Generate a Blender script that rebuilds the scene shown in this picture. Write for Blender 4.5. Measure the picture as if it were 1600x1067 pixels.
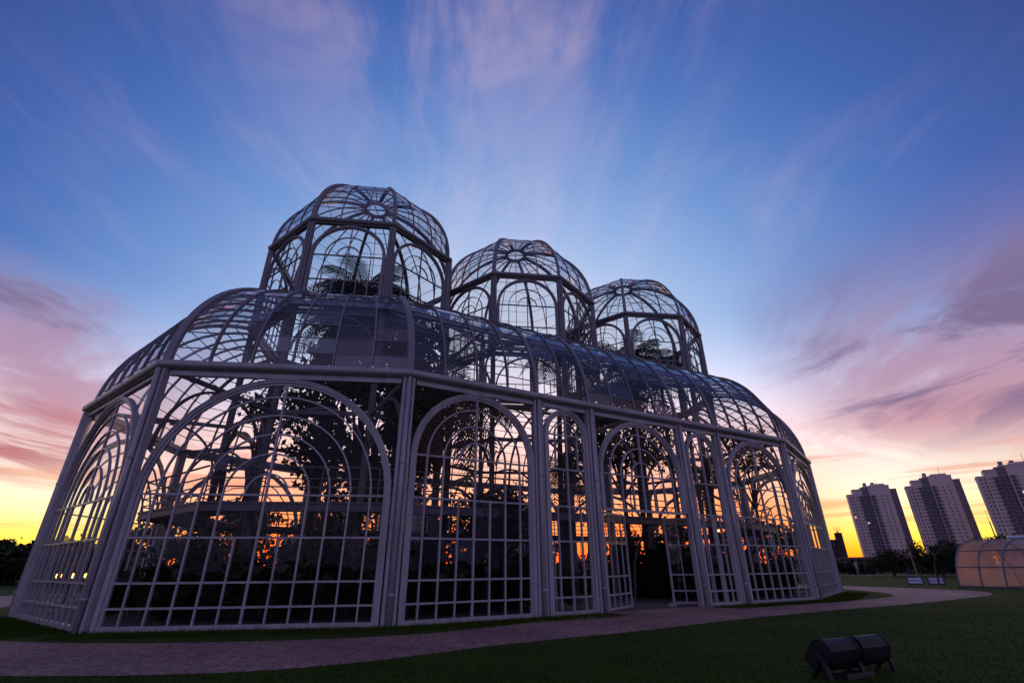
import bpy, math, random
import numpy as np
from mathutils import Vector
for o in list(bpy.data.objects): bpy.data.objects.remove(o, do_unlink=True)
random.seed(7); rng = np.random.default_rng(11)
SC = bpy.context.scene
COL = SC.collection
R = math.radians
def lin(r, g, b):
    f = lambda c: (c/255/12.92) if c/255 <= 0.04045 else ((c/255+0.055)/1.055)**2.4
    return (f(r), f(g), f(b))

# ------------------------------------------------------------------ camera
CAM_H, PITCH, ROLL, FPX = 1.2, 24.965, -0.388, 755.18
cam_d = bpy.data.cameras.new('camera'); cam = bpy.data.objects.new('camera', cam_d); COL.objects.link(cam)
cam_d.sensor_width = 36; cam_d.lens = 36*FPX/1600; cam_d.clip_start = 0.05; cam_d.clip_end = 9000
from mathutils import Matrix
cam.matrix_world = Matrix.Translation((0, 0, CAM_H)) @ Matrix.Rotation(R(90+PITCH), 4, 'X') @ Matrix.Rotation(R(ROLL), 4, 'Z')
SC.camera = cam
CP = np.array([0, 0, CAM_H])
def project(p):
    """pixel (1600 wide) of a world point, only used to rank panes by size"""
    x, y, z = p[0], p[1], p[2]-CAM_H; a = R(PITCH)
    d = y*math.cos(a)+z*math.sin(a); u = -y*math.sin(a)+z*math.cos(a)
    d = max(d, 0.05)
    return 800+FPX*x/d, 533.5-FPX*u/d

# ------------------------------------------------------------------ sky and light
SUN_AZ, SUN_EL = -2.0, 1.2
W = bpy.data.worlds.new('World'); SC.world = W; W.use_nodes = True
nt = W.node_tree; nt.nodes.clear()
def N(t, **kw):
    n = nt.nodes.new(t)
    for k, v in kw.items(): setattr(n, k, v)
    return n
def lk(a, b): nt.links.new(a, b)
def M(op, a, b=None, c=None, clamp=False):
    n = N('ShaderNodeMath', operation=op); n.use_clamp = clamp
    for i, v in enumerate((a, b, c)):
        if v is None: continue
        if isinstance(v, (int, float)): n.inputs[i].default_value = v
        else: lk(v, n.inputs[i])
    return n.outputs[0]
def MR(v, a, b, c=0.0, d=1.0, smooth=True):
    n = N('ShaderNodeMapRange'); n.interpolation_type = 'SMOOTHSTEP' if smooth else 'LINEAR'
    lk(v, n.inputs[0]); n.inputs[1].default_value = a; n.inputs[2].default_value = b
    n.inputs[3].default_value = c; n.inputs[4].default_value = d
    return n.outputs[0]
def RAMP(v, stops):
    n = N('ShaderNodeValToRGB'); cr = n.color_ramp
    while len(cr.elements) < len(stops): cr.elements.new(0.5)
    for e, (p, c) in zip(cr.elements, stops): e.position = p; e.color = (*c, 1)
    lk(v, n.inputs[0]); return n.outputs[0]
def MIX(f, a, b, mode='MIX'):
    n = N('ShaderNodeMix', data_type='RGBA', blend_type=mode)
    if isinstance(f, (int, float)): n.inputs[0].default_value = f
    else: lk(f, n.inputs[0])
    for s, v in ((n.inputs[6], a), (n.inputs[7], b)):
        if isinstance(v, tuple): s.default_value = (*v, 1)
        else: lk(v, s)
    return n.outputs[2]
def NOISE(vec, scale, detail=5, rough=0.55, dist=0.0):
    n = N('ShaderNodeTexNoise'); n.inputs['Scale'].default_value = scale; n.inputs['Detail'].default_value = detail
    n.inputs['Roughness'].default_value = rough; n.inputs['Distortion'].default_value = dist
    lk(vec, n.inputs['Vector']); return n.outputs['Fac']
def XYZ(x, y, z):
    n = N('ShaderNodeCombineXYZ')
    for i, v in enumerate((x, y, z)):
        if isinstance(v, (int, float)): n.inputs[i].default_value = v
        else: lk(v, n.inputs[i])
    return n.outputs[0]
tc = N('ShaderNodeTexCoord')
sep = N('ShaderNodeSeparateXYZ'); lk(tc.outputs['Generated'], sep.inputs[0])
X, Y, Z = sep.outputs
sx, sy = math.sin(R(SUN_AZ)), math.cos(R(SUN_AZ))
fwd = M('ADD', M('MULTIPLY', X, sx), M('MULTIPLY', Y, sy))
side = M('SUBTRACT', M('MULTIPLY', X, sy), M('MULTIPLY', Y, sx))
elev = M('MULTIPLY', M('ARCSINE', Z), 57.2958)
gam = M('MULTIPLY', M('ARCCOSINE', M('MULTIPLY', fwd, 0.9995)), 57.2958)
hor = M('SQRT', M('ADD', M('MULTIPLY', X, X), M('ADD', M('MULTIPLY', Y, Y), 1e-5)))
azc = M('DIVIDE', fwd, hor)
azs = M('DIVIDE', side, hor)
g180 = M('DIVIDE', gam, 180.0)
base = RAMP(g180, [(0.0, lin(255, 240, 234)), (0.07, lin(246, 236, 240)), (0.115, lin(228, 228, 244)), (0.15, lin(212, 220, 244)), (0.178, lin(186, 206, 240)),
                   (0.213, lin(152, 182, 230)), (0.255, lin(116, 152, 212)), (0.30, lin(84, 120, 192)), (0.335, lin(66, 100, 176)),
                   (0.39, lin(56, 76, 140)), (0.48, lin(56, 70, 124)), (0.58, lin(84, 90, 144)), (0.72, lin(122, 121, 180)), (1.0, lin(142, 134, 182))])
# low western band: yellow at the horizon, through cream, to rose
glow = RAMP(M('DIVIDE', elev, 30.0), [(0.0, lin(255, 140, 16)), (0.04, tuple(1.15*c for c in lin(255, 200, 30))), (0.09, tuple(1.3*c for c in lin(255, 226, 96))),
            (0.15, tuple(1.2*c for c in lin(255, 232, 170))), (0.22, lin(255, 242, 218)), (0.36, lin(255, 234, 230)), (0.56, lin(240, 226, 240)), (0.8, lin(214, 218, 244)), (1.0, lin(196, 210, 242))])
azfall = MR(azc, -0.35, 0.55)
gfac = M('MULTIPLY', MR(elev, 27.0, 8.0), MR(azc, -0.2, 0.80))
# the horizon behind the greenhouse, closest to the sun just gone, is the brightest
core = M('MULTIPLY', MR(gam, 41.0, 26.0), MR(elev, 31.0, 14.0))
corecol = RAMP(M('DIVIDE', elev, 20.0), [(0.0, tuple(1.8*c for c in lin(255, 78, 14))), (0.12, tuple(1.5*c for c in lin(255, 104, 30))), (0.28, tuple(1.1*c for c in lin(255, 150, 92))),
                 (0.45, lin(255, 186, 156)), (0.7, lin(255, 208, 202)), (1.0, lin(252, 218, 226))])
glow = MIX(core, glow, corecol)
sky = MIX(gfac, base, glow)
lift = M('ADD', M('MULTIPLY', M('MULTIPLY', MR(gam, 52.0, 22.0), MR(elev, 26.0, 12.0)), 0.5), 1.0)
lf = N('ShaderNodeVectorMath', operation='SCALE'); lk(sky, lf.inputs[0]); lk(lift, lf.inputs['Scale']); sky = lf.outputs[0]
# physical low sun sky underneath
nis = N('ShaderNodeTexSky', sky_type='NISHITA'); nis.sun_disc = False
nis.sun_elevation = R(SUN_EL); nis.sun_rotation = R(SUN_AZ); nis.altitude = 900; nis.air_density = 1.0; nis.dust_density = 2.0
nsc = N('ShaderNodeVectorMath', operation='SCALE'); lk(nis.outputs[0], nsc.inputs[0]); nsc.inputs['Scale'].default_value = 0.05
sky = MIX(0.2, sky, nsc.outputs[0], 'ADD')
# cirrus drawn out towards the sunset: noise on a high flat layer
zz = M('ADD', M('MAXIMUM', Z, 0.0), 0.10)
pu = M('DIVIDE', side, zz); pv = M('DIVIDE', fwd, zz)
warp = NOISE(XYZ(M('MULTIPLY', pu, 1.5), M('MULTIPLY', pv, 0.9), 3.1), 1.0, 3)
pu2 = M('ADD', pu, M('MULTIPLY', M('SUBTRACT', warp, 0.5), 0.4))
cir = NOISE(XYZ(M('MULTIPLY', pu2, 4.4), M('MULTIPLY', pv, 1.15), 0.4), 1.0, 9, 0.66, 0.2)
patch = NOISE(XYZ(M('MULTIPLY', pu, 1.2), M('MULTIPLY', pv, 0.9), 21.7), 1.0, 3)
fanm = M('MULTIPLY', MR(M('ABSOLUTE', M('ADD', pu, 0.10)), 0.70, 0.12), 1.0)
brk = NOISE(XYZ(M('MULTIPLY', pu2, 1.5), M('MULTIPLY', pv, 1.3), 14.2), 1.0, 5, 0.6, 0.5)
fanm = M('MULTIPLY', fanm, MR(brk, 0.40, 0.58, 0.32, 1.0))
cirf = M('MULTIPLY', MR(cir, 0.42, 0.66), M('MAXIMUM', M('MULTIPLY', MR(patch, 0.56, 0.70), 0.4), fanm))
cirf = M('MULTIPLY', cirf, MR(elev, 20.0, 42.0))
cirf = M('MULTIPLY', cirf, 1.0, clamp=True)
circol = RAMP(g180, [(0.0, lin(250, 228, 234)), (0.18, lin(226, 214, 236)), (0.28, lin(184, 174, 210)), (0.34, lin(150, 140, 182)), (0.45, lin(100, 92, 138)), (1.0, lin(120, 106, 148))])
sky = MIX(cirf, sky, circol)
# lower rose and mauve banks either side, heavier to the right
cov = M('MULTIPLY', azs, 0.07)
bank = M('ADD', NOISE(XYZ(M('MULTIPLY', pu2, 0.75), M('MULTIPLY', pv, 0.42), 5.7), 1.0, 8, 0.6, 0.7), cov)
wide = MR(M('ABSOLUTE', azs), 0.46, 0.68)
bf = M('MULTIPLY', MR(bank, 0.38, 0.54), M('MULTIPLY', MR(elev, 6.0, 13.0), MR(elev, 36.0, 17.0)))
bf = M('MULTIPLY', M('MULTIPLY', bf, wide), 0.85, clamp=True)
bankcol = RAMP(M('DIVIDE', elev, 30.0), [(0.0, lin(240, 140, 60)), (0.2, lin(232, 140, 112)), (0.32, lin(204, 128, 138)), (0.5, lin(186, 142, 168)), (0.75, lin(158, 136, 174)), (1.0, lin(126, 116, 168))])
sky = MIX(bf, sky, bankcol)
bank2 = M('ADD', NOISE(XYZ(M('MULTIPLY', pu2, 1.3), M('MULTIPLY', pv, 0.8), 2.2), 1.0, 8, 0.64, 0.9), cov)
b2 = M('MULTIPLY', MR(bank2, 0.46, 0.62), M('MULTIPLY', MR(elev, 8.0, 14.0), MR(elev, 30.0, 20.0)))
sky = MIX(M('MULTIPLY', M('MULTIPLY', b2, wide), 0.9, clamp=True), sky, lin(124, 106, 144))
redf = M('MULTIPLY', M('MULTIPLY', MR(M('MULTIPLY', azs, -1.0), 0.52, 0.70), MR(bank2, 0.36, 0.5)), M('MULTIPLY', MR(elev, 6.0, 8.5), MR(elev, 14.0, 10.5)))
sky = MIX(M('MULTIPLY', redf, 0.8, clamp=True), sky, lin(184, 88, 100))
# long thin bars close to the horizon
bars = NOISE(XYZ(M('MULTIPLY', azs, 3.2), M('MULTIPLY', elev, 0.8), M('MULTIPLY', azc, 1.3)), 1.0, 7, 0.62, 0.6)
brf = M('MULTIPLY', M('MULTIPLY', MR(bars, 0.47, 0.66), M('MULTIPLY', MR(elev, 15.0, 8.0), MR(elev, 1.0, 4.0))), 0.6, clamp=True)
barcol = RAMP(M('DIVIDE', elev, 20.0), [(0.0, lin(250, 160, 40)), (0.2, lin(252, 178, 96)), (0.4, lin(238, 150, 128)), (0.7, lin(206, 146, 162)), (1.0, lin(190, 150, 184))])
sky = MIX(M('MULTIPLY', brf, azfall), sky, barcol)
bgn = N('ShaderNodeBackground'); lk(sky, bgn.inputs[0]); bgn.inputs[1].default_value = 1.0
wo = N('ShaderNodeOutputWorld'); lk(bgn.outputs[0], wo.inputs[0])
sun_d = bpy.data.lights.new('sun', 'SUN'); sun_d.energy = 0.5; sun_d.angle = R(0.6); sun_d.color = (1.0, 0.50, 0.20)
sun = bpy.data.objects.new('sun', sun_d); COL.objects.link(sun)
sd = Vector((sx*math.cos(R(SUN_EL)), sy*math.cos(R(SUN_EL)), math.sin(R(SUN_EL))))
sun.rotation_euler = sd.to_track_quat('Z', 'Y').to_euler(); sun.location = (0, 60, 40)
SC.view_settings.view_transform = 'Standard'; SC.view_settings.look = 'None'
SC.view_settings.exposure = 0.0; SC.view_settings.gamma = 1.0; SC.view_settings.use_curve_mapping = False
SC.cycles.transparent_max_bounces = 40; SC.cycles.max_bounces = 5; SC.cycles.diffuse_bounces = 2
SC.cycles.glossy_bounces = 2; SC.cycles.transmission_bounces = 4; SC.cycles.use_denoising = True; SC.cycles.use_adaptive_sampling = True; SC.cycles.adaptive_threshold = 0.025
SC.cycles.caustics_reflective = False; SC.cycles.caustics_refractive = False

# ------------------------------------------------------------------ materials
def mat(name, col, rough=0.6, var=0.15, scale=3.0, bump=0.0, bscale=20.0, metal=0.0, spec=0.5, col2=None, trans=0.0):
    m = bpy.data.materials.new(name); m.use_nodes = True
    t = m.node_tree; b = t.nodes['Principled BSDF']
    b.inputs['Roughness'].default_value = rough; b.inputs['Metallic'].default_value = metal
    b.inputs['Specular IOR Level'].default_value = spec
    tcn = t.nodes.new('ShaderNodeTexCoord'); nz = t.nodes.new('ShaderNodeTexNoise')
    nz.inputs['Scale'].default_value = scale; nz.inputs['Detail'].default_value = 6
    t.links.new(tcn.outputs['Object'], nz.inputs['Vector'])
    rp = t.nodes.new('ShaderNodeValToRGB')
    c2 = col2 or tuple(min(1, c*(1+var)) for c in col); c1 = col if col2 else tuple(c*(1-var) for c in col)
    rp.color_ramp.elements[0].position = 0.3; rp.color_ramp.elements[1].position = 0.7
    rp.color_ramp.elements[0].color = (*c1, 1); rp.color_ramp.elements[1].color = (*c2, 1)
    t.links.new(nz.outputs['Fac'], rp.inputs[0]); t.links.new(rp.outputs[0], b.inputs['Base Color'])
    if bump:
        n2 = t.nodes.new('ShaderNodeTexNoise'); n2.inputs['Scale'].default_value = bscale; n2.inputs['Detail'].default_value = 5
        t.links.new(tcn.outputs['Object'], n2.inputs['Vector'])
        bp = t.nodes.new('ShaderNodeBump'); bp.inputs['Strength'].default_value = bump; bp.inputs['Distance'].default_value = 0.03
        t.links.new(n2.outputs['Fac'], bp.inputs['Height']); t.links.new(bp.outputs[0], b.inputs['Normal'])
    if trans:
        tr = t.nodes.new('ShaderNodeBsdfTranslucent'); t.links.new(rp.outputs[0], tr.inputs[0])
        mx = t.nodes.new('ShaderNodeMixShader'); mx.inputs[0].default_value = trans
        o = t.nodes['Material Output']
        t.links.new(b.outputs[0], mx.inputs[1]); t.links.new(tr.outputs[0], mx.inputs[2]); t.links.new(mx.outputs[0], o.inputs[0])
    return m
def glass(name, tint, gloss=1.0, rough=0.02, dirt=0.0):
    m = bpy.data.materials.new(name); m.use_nodes = True; t = m.node_tree; t.nodes.clear()
    o = t.nodes.new('ShaderNodeOutputMaterial'); tr = t.nodes.new('ShaderNodeBsdfTransparent'); tr.inputs[0].default_value = (*tint, 1)
    gl = t.nodes.new('ShaderNodeBsdfGlossy'); gl.inputs['Roughness'].default_value = rough
    ge = t.nodes.new('ShaderNodeNewGeometry'); dt = t.nodes.new('ShaderNodeVectorMath'); dt.operation = 'DOT_PRODUCT'
    t.links.new(ge.outputs['Normal'], dt.inputs[0]); t.links.new(ge.outputs['Incoming'], dt.inputs[1])
    def mth(op, x, y):
        n = t.nodes.new('ShaderNodeMath'); n.operation = op
        for i, v in enumerate((x, y)):
            if isinstance(v, (int, float)): n.inputs[i].default_value = v
            else: t.links.new(v, n.inputs[i])
        return n.outputs[0]
    cosv = mth('ABSOLUTE', dt.outputs['Value'], 0.0)
    schl = mth('ADD', mth('MULTIPLY', mth('POWER', mth('SUBTRACT', 1.0, cosv), 5.0), 0.95), 0.045)
    mu = t.nodes.new('ShaderNodeMath'); mu.operation = 'MULTIPLY'; mu.use_clamp = True; mu.inputs[1].default_value = gloss
    # faint waviness of old panes
    tcn = t.nodes.new('ShaderNodeTexCoord'); nz = t.nodes.new('ShaderNodeTexNoise'); nz.inputs['Scale'].default_value = 1.7
    bp = t.nodes.new('ShaderNodeBump'); bp.inputs['Strength'].default_value = 0.3; bp.inputs['Distance'].default_value = 0.04
    t.links.new(tcn.outputs['Object'], nz.inputs[0]); t.links.new(nz.outputs['Fac'], bp.inputs['Height']); t.links.new(bp.outputs[0], gl.inputs['Normal'])
    oi = t.nodes.new('ShaderNodeObjectInfo'); var = mth('ADD', mth('MULTIPLY', mth('POWER', oi.outputs['Random'], 2.0), 1.5), 0.6)
    t.links.new(mth('MULTIPLY', schl, var), mu.inputs[0])
    mx = t.nodes.new('ShaderNodeMixShader'); t.links.new(mu.outputs[0], mx.inputs[0])
    t.links.new(tr.outputs[0], mx.inputs[1]); t.links.new(gl.outputs[0], mx.inputs[2])
    last = mx.outputs[0]
    if dirt:
        df = t.nodes.new('ShaderNodeBsdfDiffuse'); df.inputs[0].default_value = (0.35, 0.34, 0.33, 1)
        n2 = t.nodes.new('ShaderNodeTexNoise'); n2.inputs['Scale'].default_value = 2.3; n2.inputs['Detail'].default_value = 8
        t.links.new(tcn.outputs['Object'], n2.inputs[0])
        r2 = t.nodes.new('ShaderNodeMapRange'); r2.inputs[1].default_value = 0.35; r2.inputs[2].default_value = 0.8
        r2.inputs[3].default_value = dirt*0.3; r2.inputs[4].default_value = dirt*1.6
        t.links.new(n2.outputs['Fac'], r2.inputs[0])
        m2 = t.nodes.new('ShaderNodeMixShader'); t.links.new(r2.outputs[0], m2.inputs[0])
        t.links.new(last, m2.inputs[1]); t.links.new(df.outputs[0], m2.inputs[2]); last = m2.outputs[0]
    t.links.new(last, o.inputs[0]); return m
def emit(name, col, s):
    m = bpy.data.materials.new(name); m.use_nodes = True; b = m.node_tree.nodes['Principled BSDF']
    b.inputs['Base Color'].default_value = (*col, 1); b.inputs['Emission Color'].default_value = (*col, 1); b.inputs['Emission Strength'].default_value = s
    return m
def paint(name, col, rough):
    """white enamel, greyed by grime that gathers in patches and runs"""
    m = mat(name, col, rough, 0.06, 5.0, 0.06, 45, spec=0.6); t = m.node_tree; b = t.nodes['Principled BSDF']
    src = b.inputs['Base Color'].links[0].from_socket
    tcn = t.nodes.new('ShaderNodeTexCoord'); mp = t.nodes.new('ShaderNodeMapping'); mp.inputs['Scale'].default_value = (2.6, 2.6, 0.55)
    nz = t.nodes.new('ShaderNodeTexNoise'); nz.inputs['Scale'].default_value = 1.0; nz.inputs['Detail'].default_value = 8; nz.inputs['Roughness'].default_value = 0.65
    t.links.new(tcn.outputs['Object'], mp.inputs[0]); t.links.new(mp.outputs[0], nz.inputs[0])
    mr = t.nodes.new('ShaderNodeMapRange'); mr.inputs[1].default_value = 0.45; mr.inputs[2].default_value = 0.75; mr.inputs[4].default_value = 0.7
    t.links.new(nz.outputs['Fac'], mr.inputs[0])
    mx = t.nodes.new('ShaderNodeMix'); mx.data_type = 'RGBA'; mx.inputs[7].default_value = (0.24, 0.22, 0.21, 1)
    t.links.new(mr.outputs[0], mx.inputs[0]); t.links.new(src, mx.inputs[6]); t.links.new(mx.outputs[2], b.inputs['Base Color'])
    r2 = t.nodes.new('ShaderNodeMapRange'); r2.inputs[1].default_value = 0.3; r2.inputs[2].default_value = 0.8; r2.inputs[3].default_value = rough-0.08; r2.inputs[4].default_value = rough+0.25
    t.links.new(nz.outputs['Fac'], r2.inputs[0]); t.links.new(r2.outputs[0], b.inputs['Roughness'])
    return m
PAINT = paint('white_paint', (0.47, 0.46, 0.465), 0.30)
ROOFP = paint('backlit_shade_roof_paint', (0.27, 0.255, 0.265), 0.36)  # same frame paint, base darkened so backlit shade sits in the colour
PAINT_IN = mat('white_paint_shaded', (0.16, 0.14, 0.14), 0.5, 0.10, 2.0)  # white paint with the interior's shade darkened into its base colour
GLASS = glass('clear_glass', (0.96, 0.96, 0.965), 0.42, 0.02, 0.002)
ROOFGLASS = glass('roof_glass', (0.91, 0.91, 0.92), 2.3, 0.04, 0.018)
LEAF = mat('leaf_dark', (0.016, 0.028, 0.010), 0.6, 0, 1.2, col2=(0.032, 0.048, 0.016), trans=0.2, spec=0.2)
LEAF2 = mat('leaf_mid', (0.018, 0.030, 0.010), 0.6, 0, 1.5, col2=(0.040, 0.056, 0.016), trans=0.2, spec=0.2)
BARK = mat('bark', (0.075, 0.055, 0.042), 0.9, 0.3, 6, 0.5, 18)
STEEL = mat('grey_steel', (0.20, 0.20, 0.22), 0.5, 0.1, 4, metal=0.6)
DARK = mat('dark_metal', (0.016, 0.016, 0.022), 0.5, 0.25, 8, 0.05, 40, spec=0.35)
SKIN = mat('skin', (0.42, 0.26, 0.19), 0.55, 0.06)
HAIR = mat('hair', (0.02, 0.015, 0.012), 0.6, 0.2)

# ------------------------------------------------------------------ object helpers
def tag(o, label=None, cat=None, group=None, kind=None):
    for k, v in (('label', label), ('category', cat), ('group', group), ('kind', kind)):
        if v: o[k] = v
    return o
def empty(name, loc, rz=0):
    o = bpy.data.objects.new(name, None); COL.objects.link(o); o.location = loc; o.rotation_euler = (0, 0, rz)
    o.empty_display_size = 0.3
    return o
def meshobj(name, v, f, m, parent=None, smooth=False, loc=None):
    me = bpy.data.meshes.new(name); me.from_pydata([tuple(p) for p in v], [], f)
    me.update()
    for mm in (m if isinstance(m, (list, tuple)) else [m]): me.materials.append(mm)
    if smooth: me.polygons.foreach_set('use_smooth', [True]*len(me.polygons))
    o = bpy.data.objects.new(name, me); COL.objects.link(o)
    if parent is not None: o.parent = parent
    if loc is not None: o.location = loc
    return o
def quads_np(name, V, nv, m, parent=None, loc=None):
    """V: (n*nv,3) array, faces of nv corners each"""
    n = len(V)//nv
    me = bpy.data.meshes.new(name); me.vertices.add(n*nv); me.vertices.foreach_set('co', np.asarray(V, dtype=np.float32).ravel())
    me.loops.add(n*nv); me.loops.foreach_set('vertex_index', np.arange(n*nv, dtype=np.int32))
    me.polygons.add(n); me.polygons.foreach_set('loop_start', np.arange(0, n*nv, nv, dtype=np.int32))
    me.polygons.foreach_set('loop_total', np.full(n, nv, dtype=np.int32))
    me.update(calc_edges=True); me.materials.append(m)
    o = bpy.data.objects.new(name, me); COL.objects.link(o)
    if parent is not None: o.parent = parent
    if loc is not None: o.location = loc
    return o
class MB:
    def __init__(s, org=(0, 0, 0)): s.v = []; s.f = []; s.o = np.array(org, float)
    def hexa(s, p):
        n = len(s.v); s.v += [tuple(np.asarray(q, float)-s.o) for q in p]
        for a in ((0, 3, 2, 1), (4, 5, 6, 7), (0, 1, 5, 4), (1, 2, 6, 5), (2, 3, 7, 6), (3, 0, 4, 7)): s.f.append(tuple(n+i for i in a))
    def box(s, x0, x1, y0, y1, z0, z1):
        s.hexa([(x0, y0, z0), (x1, y0, z0), (x1, y1, z0), (x0, y1, z0), (x0, y0, z1), (x1, y0, z1), (x1, y1, z1), (x0, y1, z1)])
    def bar(s, p, q, w, h, up=(0, 0, 1)):
        p = np.asarray(p, float); q = np.asarray(q, float); d = q-p; d /= np.linalg.norm(d)
        a = np.cross(d, up); la = np.linalg.norm(a)
        a = np.array([1., 0, 0]) if la < 1e-4 else a/la
        b = np.cross(a, d); a = a*w/2; b = b*h/2
        s.hexa([p-a-b, p+a-b, p+a+b, p-a+b, q-a-b, q+a-b, q+a+b, q-a+b])
    def sweep(s, path, prof, closed_prof=True, caps=True):
        """path: list of (origin, a, b) frames; prof: list of (x,y)"""
        n0 = len(s.v); k = len(prof)
        for o, a, b in path:
            for (x, y) in prof: s.v.append(tuple(np.asarray(o)+np.asarray(a)*x+np.asarray(b)*y-s.o))
        for i in range(len(path)-1):
            for j in range(k if closed_prof else k-1):
                j2 = (j+1) % k
                s.f.append((n0+i*k+j, n0+i*k+j2, n0+(i+1)*k+j2, n0+(i+1)*k+j))
        if caps and closed_prof:
            s.f.append(tuple(n0+j for j in reversed(range(k)))); e = n0+(len(path)-1)*k
            s.f.append(tuple(e+j for j in range(k)))
    def tube(s, pts, r, n=8):
        pts = [np.asarray(p, float) for p in pts]
        rr = r if isinstance(r, (list, tuple, np.ndarray)) else [r]*len(pts)
        path = []; prev = None
        n0 = len(s.v)
        for i, p in enumerate(pts):
            d = pts[min(i+1, len(pts)-1)]-pts[max(i-1, 0)]; d = d/np.linalg.norm(d)
            if prev is None:
                prev = np.cross(d, (0, 0, 1.0))
                if np.linalg.norm(prev) < 1e-3: prev = np.array([1.0, 0, 0])
            a = prev-d*np.dot(prev, d); a /= np.linalg.norm(a); b = np.cross(d, a); prev = a
            for j in range(n):
                t = 2*math.pi*j/n; s.v.append(tuple(p+(a*math.cos(t)+b*math.sin(t))*rr[i]-s.o))
        for i in range(len(pts)-1):
            for j in range(n):
                j2 = (j+1) % n; s.f.append((n0+i*n+j, n0+i*n+j2, n0+(i+1)*n+j2, n0+(i+1)*n+j))
        s.f.append(tuple(n0+j for j in reversed(range(n)))); e = n0+(len(pts)-1)*n; s.f.append(tuple(e+j for j in range(n)))
    def ball(s, c, r, nu=12, nv=8):
        c = np.asarray(c, float); r = np.asarray(r if hasattr(r, '__len__') else (r, r, r), float); n0 = len(s.v)
        for i in range(nv+1):
            th = math.pi*i/nv
            for j in range(nu):
                ph = 2*math.pi*j/nu
                s.v.append(tuple(c+r*np.array([math.sin(th)*math.cos(ph), math.sin(th)*math.sin(ph), math.cos(th)])-s.o))
        for i in range(nv):
            for j in range(nu):
                j2 = (j+1) % nu; s.f.append((n0+i*nu+j, n0+(i+1)*nu+j, n0+(i+1)*nu+j2, n0+i*nu+j2))
    def build(s, name, m, parent=None, smooth=False): return meshobj(name, s.v, s.f, m, parent, smooth)

# ================================================================== ground, paths
PHI = 0.5192696; RP = 8.2256; LL = 16.5074; ZE = 5.9246; RD = 4.168; ZD = 13.957
c1 = np.array([-6.9153, 19.6397]); U = np.array([math.cos(PHI), math.sin(PHI)])
c2 = c1+U*LL/2; c3 = c1+U*LL
def ov(c, r, k): a = PHI+math.pi/4*k; return np.array([c[0]+r*math.cos(a), c[1]+r*math.sin(a)])
def hull(r): return [ov(c1, r, -4), ov(c1, r, -3), ov(c1, r, -2), ov(c3, r, -2), ov(c3, r, -1), ov(c3, r, 0), ov(c3, r, 1), ov(c3, r, 2), ov(c1, r, 2), ov(c1, r, 3)]
def ground_mat():
    m = bpy.data.materials.new('lawn_soil'); m.use_nodes = True; t = m.node_tree; b = t.nodes['Principled BSDF']
    b.inputs['Roughness'].default_value = 0.95; b.inputs['Specular IOR Level'].default_value = 0.15
    tcn = t.nodes.new('ShaderNodeTexCoord')
    def nz(s, d=6):
        n = t.nodes.new('ShaderNodeTexNoise'); n.inputs['Scale'].default_value = s; n.inputs['Detail'].default_value = d
        t.links.new(tcn.outputs['Object'], n.inputs[0]); return n.outputs['Fac']
    r1 = t.nodes.new('ShaderNodeValToRGB'); r1.color_ramp.elements[0].position = 0.35; r1.color_ramp.elements[1].position = 0.7
    r1.color_ramp.elements[0].color = (0.034, 0.072, 0.007, 1); r1.color_ramp.elements[1].color = (0.066, 0.098, 0.010, 1)
    t.links.new(nz(0.6), r1.inputs[0])
    mx = t.nodes.new('ShaderNodeMix'); mx.data_type = 'RGBA'; mx.blend_type = 'MULTIPLY'; mx.inputs[0].default_value = 0.6
    r2 = t.nodes.new('ShaderNodeValToRGB'); r2.color_ramp.elements[0].color = (0.45, 0.5, 0.4, 1); r2.color_ramp.elements[1].color = (1.1, 1.1, 1.0, 1)
    r2.color_ramp.elements[0].position = 0.3; r2.color_ramp.elements[1].position = 0.65
    t.links.new(nz(14), r2.inputs[0]); t.links.new(r1.outputs[0], mx.inputs[6]); t.links.new(r2.outputs[0], mx.inputs[7])
    t.links.new(mx.outputs[2], b.inputs['Base Color'])
    bp = t.nodes.new('ShaderNodeBump'); bp.inputs['Strength'].default_value = 0.8; bp.inputs['Distance'].default_value = 0.03
    t.links.new(nz(40), bp.inputs['Height']); t.links.new(bp.outputs[0], b.inputs['Normal'])
    return m
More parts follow.
